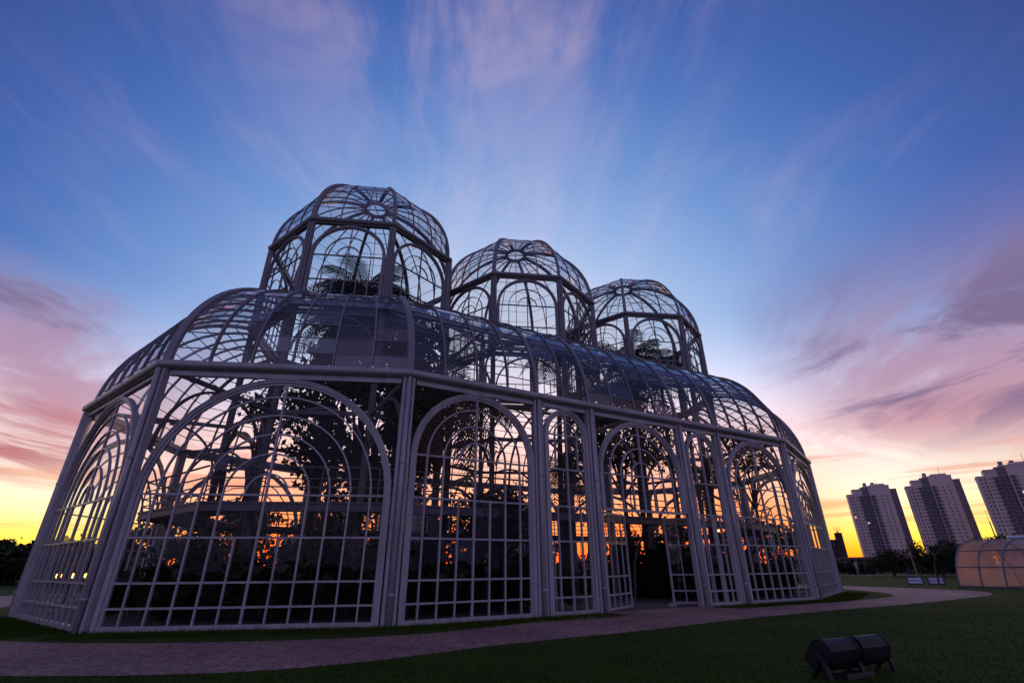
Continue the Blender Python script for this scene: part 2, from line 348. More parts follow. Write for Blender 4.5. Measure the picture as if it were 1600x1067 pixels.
def paving_mat():
    m = bpy.data.materials.new('small_stone_paving'); m.use_nodes = True; t = m.node_tree; b = t.nodes['Principled BSDF']
    b.inputs['Roughness'].default_value = 0.72
    tcn = t.nodes.new('ShaderNodeTexCoord'); vo = t.nodes.new('ShaderNodeTexVoronoi'); vo.inputs['Scale'].default_value = 13
    t.links.new(tcn.outputs['Object'], vo.inputs['Vector'])
    v2 = t.nodes.new('ShaderNodeTexVoronoi'); v2.feature = 'DISTANCE_TO_EDGE'; v2.inputs['Scale'].default_value = 13
    t.links.new(tcn.outputs['Object'], v2.inputs['Vector'])
    hs = t.nodes.new('ShaderNodeSeparateColor'); t.links.new(vo.outputs['Color'], hs.inputs[0])
    r1 = t.nodes.new('ShaderNodeValToRGB')
    r1.color_ramp.elements[0].color = (0.30, 0.175, 0.135, 1); r1.color_ramp.elements[1].color = (0.60, 0.39, 0.32, 1)
    t.links.new(hs.outputs[0], r1.inputs[0])
    nz = t.nodes.new('ShaderNodeTexNoise'); nz.inputs['Scale'].default_value = 0.5; nz.inputs['Detail'].default_value = 5
    t.links.new(tcn.outputs['Object'], nz.inputs[0])
    r3 = t.nodes.new('ShaderNodeValToRGB'); r3.color_ramp.elements[0].position = 0.3; r3.color_ramp.elements[1].position = 0.7
    r3.color_ramp.elements[0].color = (0.62, 0.52, 0.54, 1); r3.color_ramp.elements[1].color = (1.05, 1.0, 1.0, 1)
    t.links.new(nz.outputs['Fac'], r3.inputs[0])
    mx = t.nodes.new('ShaderNodeMix'); mx.data_type = 'RGBA'; mx.blend_type = 'MULTIPLY'; mx.inputs[0].default_value = 1
    t.links.new(r1.outputs[0], mx.inputs[6]); t.links.new(r3.outputs[0], mx.inputs[7])
    r2 = t.nodes.new('ShaderNodeMapRange'); r2.inputs[1].default_value = 0.0; r2.inputs[2].default_value = 0.07
    t.links.new(v2.outputs['Distance'], r2.inputs[0])
    m2 = t.nodes.new('ShaderNodeMix'); m2.data_type = 'RGBA'; m2.inputs[6].default_value = (0.07, 0.05, 0.05, 1)
    t.links.new(r2.outputs[0], m2.inputs[0]); t.links.new(mx.outputs[2], m2.inputs[7]); t.links.new(m2.outputs[2], b.inputs['Base Color'])
    bp = t.nodes.new('ShaderNodeBump'); bp.inputs['Strength'].default_value = 0.7; bp.inputs['Distance'].default_value = 0.012
    t.links.new(r2.outputs[0], bp.inputs['Height']); t.links.new(bp.outputs[0], b.inputs['Normal'])
    return m
PAVE = paving_mat(); LAWN = ground_mat()
ring = [(0, 0, 0)]; gf = []
NS = 64
radii = [8, 20, 45, 100, 250, 700, 2000, 6000]
for r in radii: ring += [(r*math.cos(2*math.pi*j/NS), r*math.sin(2*math.pi*j/NS), 0) for j in range(NS)]
for j in range(NS): gf.append((0, 1+j, 1+(j+1) % NS))
for i in range(len(radii)-1):
    a, b_ = 1+i*NS, 1+(i+1)*NS
    for j in range(NS): gf.append((a+j, b_+j, b_+(j+1) % NS, a+(j+1) % NS))
tag(meshobj('ground', ring, gf, LAWN), kind='structure')
def catmull(pts, n=8, closed=True):
    P = [np.array(p, float) for p in pts]; out = []; m = len(P)
    for i in range(m if closed else m-1):
        g = lambda k: P[(i+k) % m] if closed else P[min(max(i+k, 0), m-1)]
        p0, p1, p2, p3 = g(-1), g(0), g(1), g(2)
        for s in range(n):
            t = s/n; out.append(0.5*((2*p1)+(p2-p0)*t+(2*p0-5*p1+4*p2-p3)*t*t+(3*p1-p0-3*p2+p3)*t**3))
    if not closed: out.append(P[-1])
    return out
# ring path: inner and outer edge with matching points
inner = [(-9.71, 10.55), (-5.82, 10.1), (-2.52, 10.8), (-0.6, 12.1), (0.95, 13.75), (3.2, 15.3), (6.0, 17.0), (7.7, 17.45), (11.3, 19.4), (14.6, 21.6), (16.6, 24.0), (17.6, 28.0), (17.2, 33.0), (13.0, 40.0), (4.0, 40.0), (-8.0, 33.5), (-17.0, 28.0), (-18.5, 21.0), (-16.8, 17.2), (-13.2, 13.0)]
outer = [(-8.5, 7.5), (-4.6, 7.2), (-2.4, 7.85), (-0.05, 9.7), (2.6, 11.4), (4.6, 12.9), (6.6, 14.3), (9.3, 16.0), (12.4, 17.75), (16.5, 20.4), (20.3, 23.2), (22.3, 26.6), (21.0, 32.0), (15.5, 44.0), (3.0, 45.0), (-10.0, 38.0), (-24.5, 31.0), (-25.8, 22.0), (-20.0, 14.0), (-13.8, 9.3)]
ci, co_ = catmull(inner, 6), catmull(outer, 6)
pv_ = [(p[0], p[1], 0.006) for p in ci]+[(p[0], p[1], 0.006) for p in co_]
n_ = len(ci)
tag(meshobj('path', pv_, [(i, n_+i, n_+(i+1) % n_, (i+1) % n_) for i in range(n_)], PAVE), kind='structure')
# branch of the path leading away to the right, and the paved apron to the door
TT = U; NN = np.array([U[1], -U[0]]); Cc = ov(c1, RP, -2)
def wl(t, n): return Cc+TT*t+NN*n
ap = [wl(6.3, 1.6), wl(10.4, 1.6), wl(10.25, -0.15), wl(6.25, -0.15)]
tag(meshobj('paved_apron', [(*p, 0.012) for p in ap], [(0, 1, 2, 3)], PAVE), kind='structure')
FLOOR = mat('interior_floor', (0.09, 0.07, 0.065), 0.8, 0.2, 3, 0.2, 25)
hp = hull(RP-0.05)
tag(meshobj('floor', [(*p, 0.009) for p in hp], [tuple(range(len(hp)))], FLOOR), kind='structure')
# far walk behind the lawn at right, low lawn rise
tag(meshobj('path', [(28, 66, 0.02), (75, 58, 0.02), (76, 61, 0.02), (29, 69.5, 0.02)], [(0, 1, 2, 3)], PAVE), kind='structure')

# ================================================================== the greenhouse
GO = np.array([c2[0], c2[1], 0.0])
GH = empty('greenhouse', GO)
tag(GH, 'long white iron and glass greenhouse with three domes and an open door', 'greenhouse')
def D3(p, z): return np.array([p[0], p[1], z])
class Face:
    def __init__(s, P, Q): s.P = np.array(P); s.d = np.array(Q)-s.P; s.len = np.linalg.norm(s.d); s.T = s.d/s.len; s.N = np.array([s.T[1], -s.T[0]])
    def __call__(s, t, z, o=0.0): q = s.P+s.T*t+s.N*o; return np.array([q[0], q[1], z])
def fbar(mb, F, a, b, w, o0, o1):
    """flat bar in face coordinates from a=(t,z) to b with in-plane width w"""
    d = np.array(b)-np.array(a); d = d/np.linalg.norm(d); n = np.array([-d[1], d[0]])*w/2
    q = [(a[0]-n[0], a[1]-n[1]), (b[0]-n[0], b[1]-n[1]), (b[0]+n[0], b[1]+n[1]), (a[0]+n[0], a[1]+n[1])]
    mb.hexa([F(*p, o0) for p in q]+[F(*p, o1) for p in q])
def farc(mb, F, tc_, zc, r, w, o0, o1, n=20, a0=0.0, a1=math.pi):
    path = []
    prof = [(-w/2, o0), (w/2, o0), (w/2, o1), (-w/2, o1)]
    for i in range(n+1):
        a = a0+(a1-a0)*i/n; rad = np.array([*(F.T*math.cos(a)), math.sin(a)]); path.append((F(tc_+r*math.cos(a), zc+r*math.sin(a)), rad, np.array([*F.N, 0])))
    mb.sweep(path, prof)
PANES = []    # (area, verts, faces, parent) collected, ranked later
REST = MB(GO); RESTR = MB(GO)
def pane(poly_strip, parent, roof=False, front=True):
    """poly_strip: list of world points (quad or polygon strip as list of (a,b) pairs)"""
    if isinstance(poly_strip[0], tuple) and len(poly_strip[0]) == 2 and hasattr(poly_strip[0][0], '__len__'):
        v = []; f = []
        for a, b in poly_strip: v += [a, b]
        f = [(2*i, 2*i+2, 2*i+3, 2*i+1) for i in range(len(poly_strip)-1)]
    else: v = list(poly_strip); f = [tuple(range(len(v)))]
    v = [np.asarray(p, float) for p in v]
    area = 0
    for q in f:
        px = [project(v[i]) for i in q]
        area += abs(sum(px[i][0]*px[(i+1) % len(px)][1]-px[(i+1) % len(px)][0]*px[i][1] for i in range(len(px))))/2
    PANES.append((area if front else 0.0, v, f, parent, roof))
def add_bars(store, name, front):
    """front bays get one object per bar; hidden bays one joined mesh"""
    if front:
        mb = MB(GO); return mb, (lambda parent, nm=name, mb=mb: mb.build(nm, PAINT, parent))
    return store, (lambda parent: None)
Z_RAILS = [0.43, 0.92, 1.85]; Z_TR = 2.80; Z_CROWN = 5.75; OG = 0.0
def bay(F, t0, t1, n, front, door=False):
    hw = 0.2; a, b = t0+hw, t1-hw; tcn_ = (t0+t1)/2; rad = (b-a)/2; spring = Z_CROWN-rad; pw = (b-a)/n
    fr = MB(GO)
    fbar(fr, F, (a, 5.80), (b, 5.80), 0.10, -0.06, 0.07)
    fbar(fr, F, (a, 5.88), (b, 5.88), 0.08, -0.05, 0.02)
    P = fr.build('glazed_bay', PAINT, GH)
    if not door: sl = MB(GO); fbar(sl, F, (a, 0.05), (b, 0.05), 0.1, -0.05, 0.06); sl.build('sill', PAINT, P)
    store = MB(GO)
    def one(name, fn):
        if front: mb = MB(GO); fn(mb); mb.build(name, PAINT, P)
        else: fn(store)
    def mould(mb):
        farc(mb, F, tcn_, spring, rad-0.05, 0.10, -0.05, 0.075, 28 if front else 14)
        farc(mb, F, tcn_, spring, rad-0.135, 0.075, -0.045, 0.035, 28 if front else 14)
        if front: farc(mb, F, tcn_, spring, rad-0.02, 0.03, 0.076, 0.10, 28)
        for s in (-1, 1):
            zb = 0.0 if not door else Z_TR
            if spring > zb+0.1:
                fbar(mb, F, (tcn_+s*(rad-0.05), zb), (tcn_+s*(rad-0.05), spring), 0.10, -0.05, 0.075)
                fbar(mb, F, (tcn_+s*(rad-0.135), zb+.004), (tcn_+s*(rad-0.135), spring), 0.075, -0.045, 0.035)
    one('arch_moulding', mould)
    nh = n//2
    mid = 3.87 if n == 4 else None
    rails = [] if door else list(Z_RAILS)
    if spring > Z_TR+0.3: rails.append(Z_TR)
    if mid: rails.append(mid)
    rails.append(spring)
    for z in rails:
        thick = 0.075 if abs(z-Z_TR) < 0.01 and door else 0.044
        one('rail', lambda mb: fbar(mb, F, (a+0.15, z), (b-0.15, z), thick, -0.03, 0.028))
    ri = rad-0.17     # glass radius inside the moulding
    def foot(j): return tcn_+j*pw
    for j in range(-nh+1, nh):
        z0 = Z_TR if door else 0.0
        if j == 0: z1 = spring+ri
        elif n == 12: z1 = spring if abs(j) != 1 else 1.85
        elif n == 8: z1 = spring if (abs(j) != 1 or door) else Z_TR
        else: z1 = Z_TR
        w = 0.052 if j == 0 else 0.04
        one('mullion', lambda mb: fbar(mb, F, (foot(j), z0), (foot(j), z1), w, -0.034, 0.034))
        if n == 4 and j != 0: one('mullion', lambda mb: fbar(mb, F, (foot(j), mid), (foot(j), spring), w, -0.034, 0.034))
    for k in range(1, nh):
        one('arch_bar', lambda mb: farc(mb, F, tcn_, spring, k*pw, 0.038, -0.032, 0.032, 22 if front else 10))
    # panes
    zs = [Z_TR] if door else [0.05]+Z_RAILS
    zl = zs+[Z_TR] if (not door and spring > Z_TR+0.3) else zs
    if mid: zl = zl+[mid]
    zl = zl+[spring]
    for i in range(len(zl)-1):
        za, zb = zl[i], zl[i+1]
        cuts = list(range(-nh, nh+1))
        if za >= 1.84 and n == 12: cuts = [c for c in cuts if abs(c) != 1]
        if za >= Z_TR-0.01 and n == 8 and not door: cuts = [c for c in cuts if abs(c) != 1]
        if n == 4 and za == Z_TR: cuts = [-2, 0, 2]
        for c0, c1_ in zip(cuts, cuts[1:]):
            x0 = max(foot(c0), a+0.16); x1 = min(foot(c1_), b-0.16)
            pane([F(x0, za), F(x1, za), F(x1, zb), F(x0, zb)], P, False, front)
    rr = [0]+[k*pw for k in range(1, nh)]+[ri]
    for i in range(len(rr)-1):
        for (s0, s1) in ((0.0, math.pi/2), (math.pi/2, math.pi)):
            st = []
            for q in range(9):
                an = s0+(s1-s0)*q/8
                st.append((F(tcn_+max(rr[i], 0.001)*math.cos(an), spring+max(rr[i], 0.001)*math.sin(an)), F(tcn_+rr[i+1]*math.cos(an), spring+rr[i+1]*math.sin(an))))
            pane(st, P, False, front)
    for s in (-1, 1):   # spandrels
        st = []
        for q in range(9):
            an = (math.pi/2)*q/8; x = tcn_+s*rad*math.cos(an); st.append((F(x, spring+rad*math.sin(an)), F(x, 5.76)))
        pane(st, P, False, front)
    if not front: tag(store.build('bay_bars', PAINT, P), kind='stuff')
    return P
def post(p, N_, T_, z1=5.92, corner=None):
    """clustered post: core and three round shafts"""
    mb = MB(GO); p3 = lambda t, o, z: np.array([*(p+T_*t+N_*o), z])
    mb.hexa([p3(-.17, -.10, 0), p3(.17, -.10, 0), p3(.17, .03, 0), p3(-.17, .03, 0), p3(-.17, -.10, z1), p3(.17, -.10, z1), p3(.17, .03, z1), p3(-.17, .03, z1)])
    for t, r, o in ((-.12, .045, .05), (.12, .045, .05)):
        mb.tube([p3(t, o, 0), p3(t, o, z1)], r, 10)
    pp = mb.build('post', PAINT, GH, False)
    d = MB(GO); d.tube([p3(0, .105, 0), p3(0, .105, z1)], .058, 10)
    for z in (0.6, 3.6): d.tube([p3(0, .105, z), p3(0, .105, z+.05)], .072, 10)
    d.build('downpipe', PAINT, pp, True)
HV = hull(RP); nH = len(HV)
LONGB = [(0, 4.15, 8), (4.15, 6.2, 4), (6.2, 10.307, 8), (10.307, 12.357, 4), (12.357, LL, 8)]
FACES = []
for i in range(nH):
    F = Face(HV[i], HV[(i+1) % nH]); front = i in (0, 1, 2, 3); FACES.append((F, front))
    if i in (2, 7):
        for q, (a, b, n) in enumerate(LONGB):
            bay(F, a, b, n, front, door=(q == 2 and i == 2))
            if q: post(F.P+F.T*a, F.N, F.T)
    else: bay(F, 0, F.len, 12, front)
    # corner post bisector
    Fp = Face(HV[i-1], HV[i]); nb = F.N+Fp.N; nb /= np.linalg.norm(nb); post(HV[i]+nb*0.02, nb, np.array([-nb[1], nb[0]]))
def offset_hull(off, base=RP):
    pts = hull(base); out = []
    for i in range(nH):
        A = Face(pts[i-1], pts[i]); B = Face(pts[i], pts[(i+1) % nH]); m = A.N+B.N; m /= np.linalg.norm(m)
        out.append(pts[i]+m*off/np.dot(m, A.N))
    return out
# eaves gutter, one length per face
prof = [(-.12, 5.925), (.10, 5.925), (.12, 5.955), (.20, 5.955), (.23, 6.0), (.23, 6.105), (.19, 6.125), (.19, 6.06), (-.02, 6.06), (-.12, 6.10)]
rows = [offset_hull(o) for o, z in prof]
for i in range(nH):
    mb = MB(GO); k = len(prof); j = (i+1) % nH
    for e in (i, j):
        for q, (o, z) in enumerate(prof): mb.v.append(tuple(D3(rows[q][e], z)-GO))
    for q in range(k): mb.f.append((q, (q+1) % k, k+(q+1) % k, k+q))
    mb.build('gutter', PAINT, GH)
# --- curved lower roof
ZV0, BV, ZT = 6.06, 3.95, 10.01
RI = RD+0.16
HO, HI = hull(RP-0.02), hull(RI)
def vault(i, t, th, o=0.0):
    P = HO[i]+(HO[(i+1) % nH]-HO[i])*t; Q = HI[i]+(HI[(i+1) % nH]-HI[i])*t
    s = 1-math.cos(th); e = Q-P; ln = np.linalg.norm(e)
    q = P+e*s; z = ZV0+BV*math.sin(th)
    if o:
        nx = -math.cos(th)*BV; nz_ = math.sin(th)*ln; l2 = math.hypot(nx, nz_); q = q+e/ln*(nx/l2)*o; z += nz_/l2*o
    return np.array([q[0], q[1], z])
NTH = 12
def rib_path(fn, t, n=16):
    path = []
    for k in range(n+1):
        th = math.pi/2*k/n; p = fn(t, th); pu_ = fn(t, th, 0.1)
        p2 = fn(min(t+.02, 1), th) if t < .99 else fn(t-.02, th)
        w = p2-p if t < .99 else p-p2
        path.append((p, w/np.linalg.norm(w), (pu_-p)/np.linalg.norm(pu_-p)))
    return path
def rect(w, a, b): return [(-w/2, a), (w/2, a), (w/2, b), (-w/2, b)]
for i, (F, front) in enumerate(FACES):
    fn = lambda t, th, o=0.0, i=i: vault(i, t, th, o)
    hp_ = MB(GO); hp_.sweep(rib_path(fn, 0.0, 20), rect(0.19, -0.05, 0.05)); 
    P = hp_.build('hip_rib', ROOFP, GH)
    ts = [k/6 for k in range(1, 6)] if i not in (2, 7) else []
    if not ts:
        for a, b, n in LONGB:
            ts += [(a+(b-a)*q/(n//2))/LL for q in range(n//2)]
        ts = ts[1:]
    heavy = {round(a/LL, 4) for a, b, n in LONGB}
    store = MB(GO)
    for t in ts:
        w = 0.12 if (i in (2, 7) and round(t, 4) in heavy) else 0.045
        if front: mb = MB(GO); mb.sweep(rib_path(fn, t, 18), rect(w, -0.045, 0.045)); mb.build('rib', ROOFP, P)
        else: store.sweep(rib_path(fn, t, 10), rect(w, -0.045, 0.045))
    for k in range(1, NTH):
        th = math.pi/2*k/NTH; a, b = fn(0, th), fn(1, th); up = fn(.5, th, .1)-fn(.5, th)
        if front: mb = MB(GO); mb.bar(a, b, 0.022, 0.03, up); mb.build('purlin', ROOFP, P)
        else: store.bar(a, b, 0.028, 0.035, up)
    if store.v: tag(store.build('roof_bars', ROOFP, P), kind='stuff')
    tt = [0]+ts+[1]
    for t0, t1 in zip(tt, tt[1:]):
        for k in range(NTH):
            ta, tb = math.pi/2*k/NTH, math.pi/2*(k+1)/NTH
            pane([fn(t0, ta), fn(t1, ta), fn(t1, tb), fn(t0, tb)], P, True, front)
# top kerb of the vault and the flat glazing between the domes
kb = MB(GO)
for i in range(nH):
    a, b = HI[i], HI[(i+1) % nH]; kb.bar(D3(a, ZT+.02), D3(b, ZT+.02), 0.14, 0.16)
for ca, cb in ((c1, c2), (c2, c3)):
    for sg in (-1, 1):
        k2, k1, k3 = 2*sg, 1*sg, 3*sg
        pts = [ov(ca, RI, k2), ov(cb, RI, k2), ov(cb, RI, k3), (ca+cb)/2, ov(ca, RI, k1)]
        pane([D3(p, ZT) for p in pts], GH, True, sg < 0)
        m0 = (pts[0]+pts[1])/2; kb.bar(D3(m0, ZT), D3((ca+cb)/2, ZT), .08, .12)
        for q in (.25, .75): kb.bar(D3(pts[0]+(pts[1]-pts[0])*q, ZT), D3((ca+cb)/2+(pts[4 if q < .5 else 2]-(ca+cb)/2)*.6, ZT), .05, .08)
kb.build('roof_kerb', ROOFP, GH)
# --- domes
BD, RT = 3.78, 0.55
def dome(c, idx):
    V8 = [ov(c, RD, k) for k in range(8)]
    base = MB(GO)
    for k in range(8):
        a, b = V8[k], V8[(k+1) % 8]
        base.bar(D3(a, ZT+.05), D3(b, ZT+.05), 0.16, 0.14)
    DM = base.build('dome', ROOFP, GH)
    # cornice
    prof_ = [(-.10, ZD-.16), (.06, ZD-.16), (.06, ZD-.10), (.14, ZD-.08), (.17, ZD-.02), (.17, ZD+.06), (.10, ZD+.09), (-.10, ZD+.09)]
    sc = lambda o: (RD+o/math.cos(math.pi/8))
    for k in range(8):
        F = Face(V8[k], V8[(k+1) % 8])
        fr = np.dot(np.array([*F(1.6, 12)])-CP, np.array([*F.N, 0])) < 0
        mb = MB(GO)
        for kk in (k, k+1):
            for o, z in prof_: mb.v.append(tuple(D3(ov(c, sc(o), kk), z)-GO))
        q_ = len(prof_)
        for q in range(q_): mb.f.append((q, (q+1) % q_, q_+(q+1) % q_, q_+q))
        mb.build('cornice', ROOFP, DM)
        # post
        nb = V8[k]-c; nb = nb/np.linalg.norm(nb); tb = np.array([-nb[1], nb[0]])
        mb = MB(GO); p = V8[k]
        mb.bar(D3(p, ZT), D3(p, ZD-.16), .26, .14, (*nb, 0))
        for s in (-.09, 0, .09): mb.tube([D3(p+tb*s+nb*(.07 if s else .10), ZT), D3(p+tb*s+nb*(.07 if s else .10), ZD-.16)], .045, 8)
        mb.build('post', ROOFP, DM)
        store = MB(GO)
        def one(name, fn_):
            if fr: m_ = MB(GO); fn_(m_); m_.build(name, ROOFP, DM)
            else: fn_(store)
        a, b = .15, F.len-.15; tc_ = F.len/2; rad = (b-a)/2; spring = ZD-.20-rad; ri = rad-.12; pw = ri*2/6
        def mould(m_):
            farc(m_, F, tc_, spring, rad-.04, .08, -.05, .06, 22)
            farc(m_, F, tc_, spring, rad-.105, .05, -.04, .03, 22)
            for s in (-1, 1):
                fbar(m_, F, (tc_+s*(rad-.04), ZT), (tc_+s*(rad-.04), spring), .08, -.05, .06)
                fbar(m_, F, (tc_+s*(rad-.105), ZT), (tc_+s*(rad-.105), spring), .05, -.04, .03)
        one('arch_moulding', mould)
        for z in (10.45, 11.2, spring): one('rail', lambda m_: fbar(m_, F, (tc_-ri, z), (tc_+ri, z), .045, -.025, .025))
        for j in (-2, -1, 0, 1, 2):
            z1 = spring+ri if j == 0 else (spring if abs(j) == 2 else 11.2)
            one('mullion', lambda m_: fbar(m_, F, (tc_+j*pw, ZT), (tc_+j*pw, z1), .042 if j == 0 else .032, -.028, .028))
        for r_ in (1, 2): one('arch_bar', lambda m_: farc(m_, F, tc_, spring, r_*pw, .034, -.026, .026, 16))
        for za, zb, cuts in ((ZT, 10.45, range(-3, 4)), (10.45, 11.2, range(-3, 4)), (11.2, spring, (-3, -2, 0, 2, 3))):
            cuts = list(cuts)
            for c0, c1_ in zip(cuts, cuts[1:]): pane([F(tc_+c0*pw, za), F(tc_+c1_*pw, za), F(tc_+c1_*pw, zb), F(tc_+c0*pw, zb)], DM, False, fr)
        rr = [0.001, pw, 2*pw, ri]
        for i_ in range(3):
            for s0 in (0.0, math.pi/2):
                st = []
                for q in range(7):
                    an = s0+math.pi/2*q/6; st.append((F(tc_+rr[i_]*math.cos(an), spring+rr[i_]*math.sin(an)), F(tc_+rr[i_+1]*math.cos(an), spring+rr[i_+1]*math.sin(an))))
                pane(st, DM, False, fr)
        for s in (-1, 1):
            st = []
            for q in range(7):
                an = math.pi/2*q/6; x = tc_+s*rad*math.cos(an); st.append((F(x, spring+rad*math.sin(an)), F(x, ZD-.17)))
            pane(st, DM, False, fr)
        # curved cap of the dome, this face
        def fn(t, th, o=0.0, k=k):
            Rr = RD+(RT-RD)*(1-math.cos(th)); z = ZD+.09+BD*math.sin(th)
            if o:
                nx, nz_ = math.cos(th)*BD, math.sin(th)*(RD-RT); l2 = math.hypot(nx, nz_); Rr += nx/l2*o; z += nz_/l2*o
            A, B = ov(c, Rr, k), ov(c, Rr, k+1); return D3(A+(B-A)*t, z)
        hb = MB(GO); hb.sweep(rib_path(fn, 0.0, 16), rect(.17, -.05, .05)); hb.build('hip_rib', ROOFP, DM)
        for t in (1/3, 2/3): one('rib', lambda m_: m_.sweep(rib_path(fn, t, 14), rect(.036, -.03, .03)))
        ND = 9
        for q in range(1, ND):
            th = math.pi/2*q/ND; up = fn(.5, th, .1)-fn(.5, th)
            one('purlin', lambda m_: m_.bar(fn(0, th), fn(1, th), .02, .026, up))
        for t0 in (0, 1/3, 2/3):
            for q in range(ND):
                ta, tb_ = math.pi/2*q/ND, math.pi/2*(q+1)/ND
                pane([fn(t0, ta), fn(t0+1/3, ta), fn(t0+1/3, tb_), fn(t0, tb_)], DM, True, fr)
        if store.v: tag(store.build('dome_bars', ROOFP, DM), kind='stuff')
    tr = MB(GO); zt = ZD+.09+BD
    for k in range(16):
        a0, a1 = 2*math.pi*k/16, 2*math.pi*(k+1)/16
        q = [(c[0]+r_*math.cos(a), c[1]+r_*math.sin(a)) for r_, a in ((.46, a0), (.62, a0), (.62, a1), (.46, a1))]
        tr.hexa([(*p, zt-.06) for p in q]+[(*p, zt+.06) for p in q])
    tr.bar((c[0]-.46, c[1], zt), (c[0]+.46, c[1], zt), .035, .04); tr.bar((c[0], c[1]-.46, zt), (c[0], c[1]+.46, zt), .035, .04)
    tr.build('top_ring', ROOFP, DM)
    pane([D3(ov(c, .6, k/2), zt) for k in range(16)], DM, True, False)
for i_, c in enumerate((c1, c2, c3)): dome(c, i_)
# --- inner frame: columns under the dome corners, arcades, struts
cols = []
for c in (c1, c2, c3):
    for k in range(8):
        p = ov(c, RD, k)
        if all(np.linalg.norm(p-q) > 0.5 for q in cols): cols.append(p)
for p in cols:
    mb = MB(GO); mb.tube([D3(p, 0), D3(p, .25), D3(p, .3), D3(p, ZT)], [.17, .17, .10, .09], 10)
    for k in range(4):
        a = PHI+math.pi/8+k*math.pi/2; q = p+np.array([math.cos(a), math.sin(a)])*.095; mb.tube([D3(q, .1), D3(q, ZT)], .035, 6)
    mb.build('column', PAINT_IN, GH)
for c in (c1, c2, c3):
    for k in range(8):
        F = Face(ov(c, RD, k), ov(c, RD, k+1)); mb = MB(GO)
        fbar(mb, F, (.1, 5.95), (F.len-.1, 5.95), .14, -.05, .05)
        rad = F.len/2-.14; farc(mb, F, F.len/2, 5.80-rad*.78, rad, .085, -.05, .05, 18, .15, math.pi-.15)
        fbar(mb, F, (.1, 9.80), (F.len-.1, 9.80), .2, -.06, .06)
        farc(mb, F, F.len/2, 9.65-rad, rad, .07, -.04, .04, 18)
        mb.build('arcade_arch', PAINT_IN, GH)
def strut(p, q):
    F = Face(p, q); mb = MB(GO); fbar(mb, F, (.1, 5.95), (F.len-.1, 5.95), .12, -.05, .05)
    n = 14; l = F.len-.3
    for (x0, sgn) in ((.12, 1), (F.len-.18, -1)):
        path = []
        for i in range(n+1):
            a = math.pi/2*i/n; x = x0+sgn*(1.7*(1-math.cos(a))); z = 3.9+1.95*math.sin(a)
            dx, dz = sgn*1.7*math.sin(a), 1.95*math.cos(a); l_ = math.hypot(dx, dz); path.append((F(x, z), np.array([*(F.T*(-dz/l_)), dx/l_]), np.array([*F.N, 0])))
        mb.sweep(path, [(-.038, -.038), (.038, -.038), (.038, .038), (-.038, .038)])
    mb.build('strut', PAINT_IN, GH)
for c, ks in ((c1, (-4, -3, -2, 2, 3)), (c3, (-2, -1, 0, 1, 2)), (c2, (-2, 2))):
    for k in ks: strut(ov(c, RD, k), ov(c, RP-.1, k))
# --- raised walkway inside
RM0, RM1, ZW = 4.35, 6.05, 2.83
Ho, Hi = hull(RM1), hull(RM0)
for i in range(nH):
    j = (i+1) % nH; mb = MB(GO)
    mb.hexa([D3(Hi[i], ZW-.07), D3(Ho[i], ZW-.07), D3(Ho[j], ZW-.07), D3(Hi[j], ZW-.07), D3(Hi[i], ZW), D3(Ho[i], ZW), D3(Ho[j], ZW), D3(Hi[j], ZW)])
    fa = MB(GO); F = Face(Ho[i], Ho[j])
    fbar(fa, F, (0, ZW-.09), (F.len, ZW-.09), .16, .004, .05); fbar(fa, F, (0, ZW+.02), (F.len, ZW+.02), .05, .0, .09)
    fbar(fa, F, (0, ZW-.185), (F.len, ZW-.185), .03, .0, .07)
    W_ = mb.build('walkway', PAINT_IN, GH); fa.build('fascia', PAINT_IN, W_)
    rl = MB(GO)
    for z in (.22, .45, .68, 1.0): rl.tube([F(0.02, ZW+z, .03), F(F.len-.02, ZW+z, .03)], .022 if z < 1 else .03, 6)
    npst = max(2, round(F.len/1.4))
    for q in range(npst): t = .03+(F.len-.06)*q/npst; rl.tube([F(t, ZW, .03), F(t, ZW+1.0, .03)], .024, 6)
    rl.build('railing', PAINT_IN, W_)
    for q in range(max(1, int(F.len/2.1))):
        t = F.len*(q+.5)/max(1, int(F.len/2.1)); br_ = MB(GO)
        br_.tube([F(t, ZW-.08, -.1), F(t, ZW-.35, -.4), F(t, ZW-.9, -.85), F(t, ZW-1.6, -1.2), F(t, 0, -1.35)], .05, 6)
        br_.build('walkway_leg', PAINT_IN, W_)
# --- door leaves, opened inwards
def leaf(p, q):
    F = Face(p, q); w = F.len; mb = MB(GO); z0, z1 = .04, 2.74
    for a, b in (((.03, z0), (.03, z1)), ((w-.03, z0), (w-.03, z1))): fbar(mb, F, a, b, .075, -.025, .025)
    for z in (z0+.03, z1-.03): fbar(mb, F, (.07, z), (w-.07, z), .07, -.024, .024)
    dl = mb.build('door_leaf', PAINT, GH)
    zs = [.43, .92, 1.85]
    for z in zs: m_ = MB(GO); fbar(m_, F, (.07, z), (w-.07, z), .05, -.02, .02); m_.build('rail', PAINT, dl)
    for k in (1, 2, 3): m_ = MB(GO); fbar(m_, F, (w*k/4, z0), (w*k/4, z1), .042, -.021, .021); m_.build('mullion', PAINT, dl)
    zz_ = [z0]+zs+[z1]
    for za, zb in zip(zz_, zz_[1:]):
        for k in range(4): pane([F(w*k/4, za), F(w*(k+1)/4, za), F(w*(k+1)/4, zb), F(w*k/4, zb)], dl, False, True)
leaf(wl(6.43, -.05), wl(6.43, -.05)+1.84*np.array([.55, .835]))
leaf(np.array([5.36, 18.42]), np.array([7.18, 18.27]))
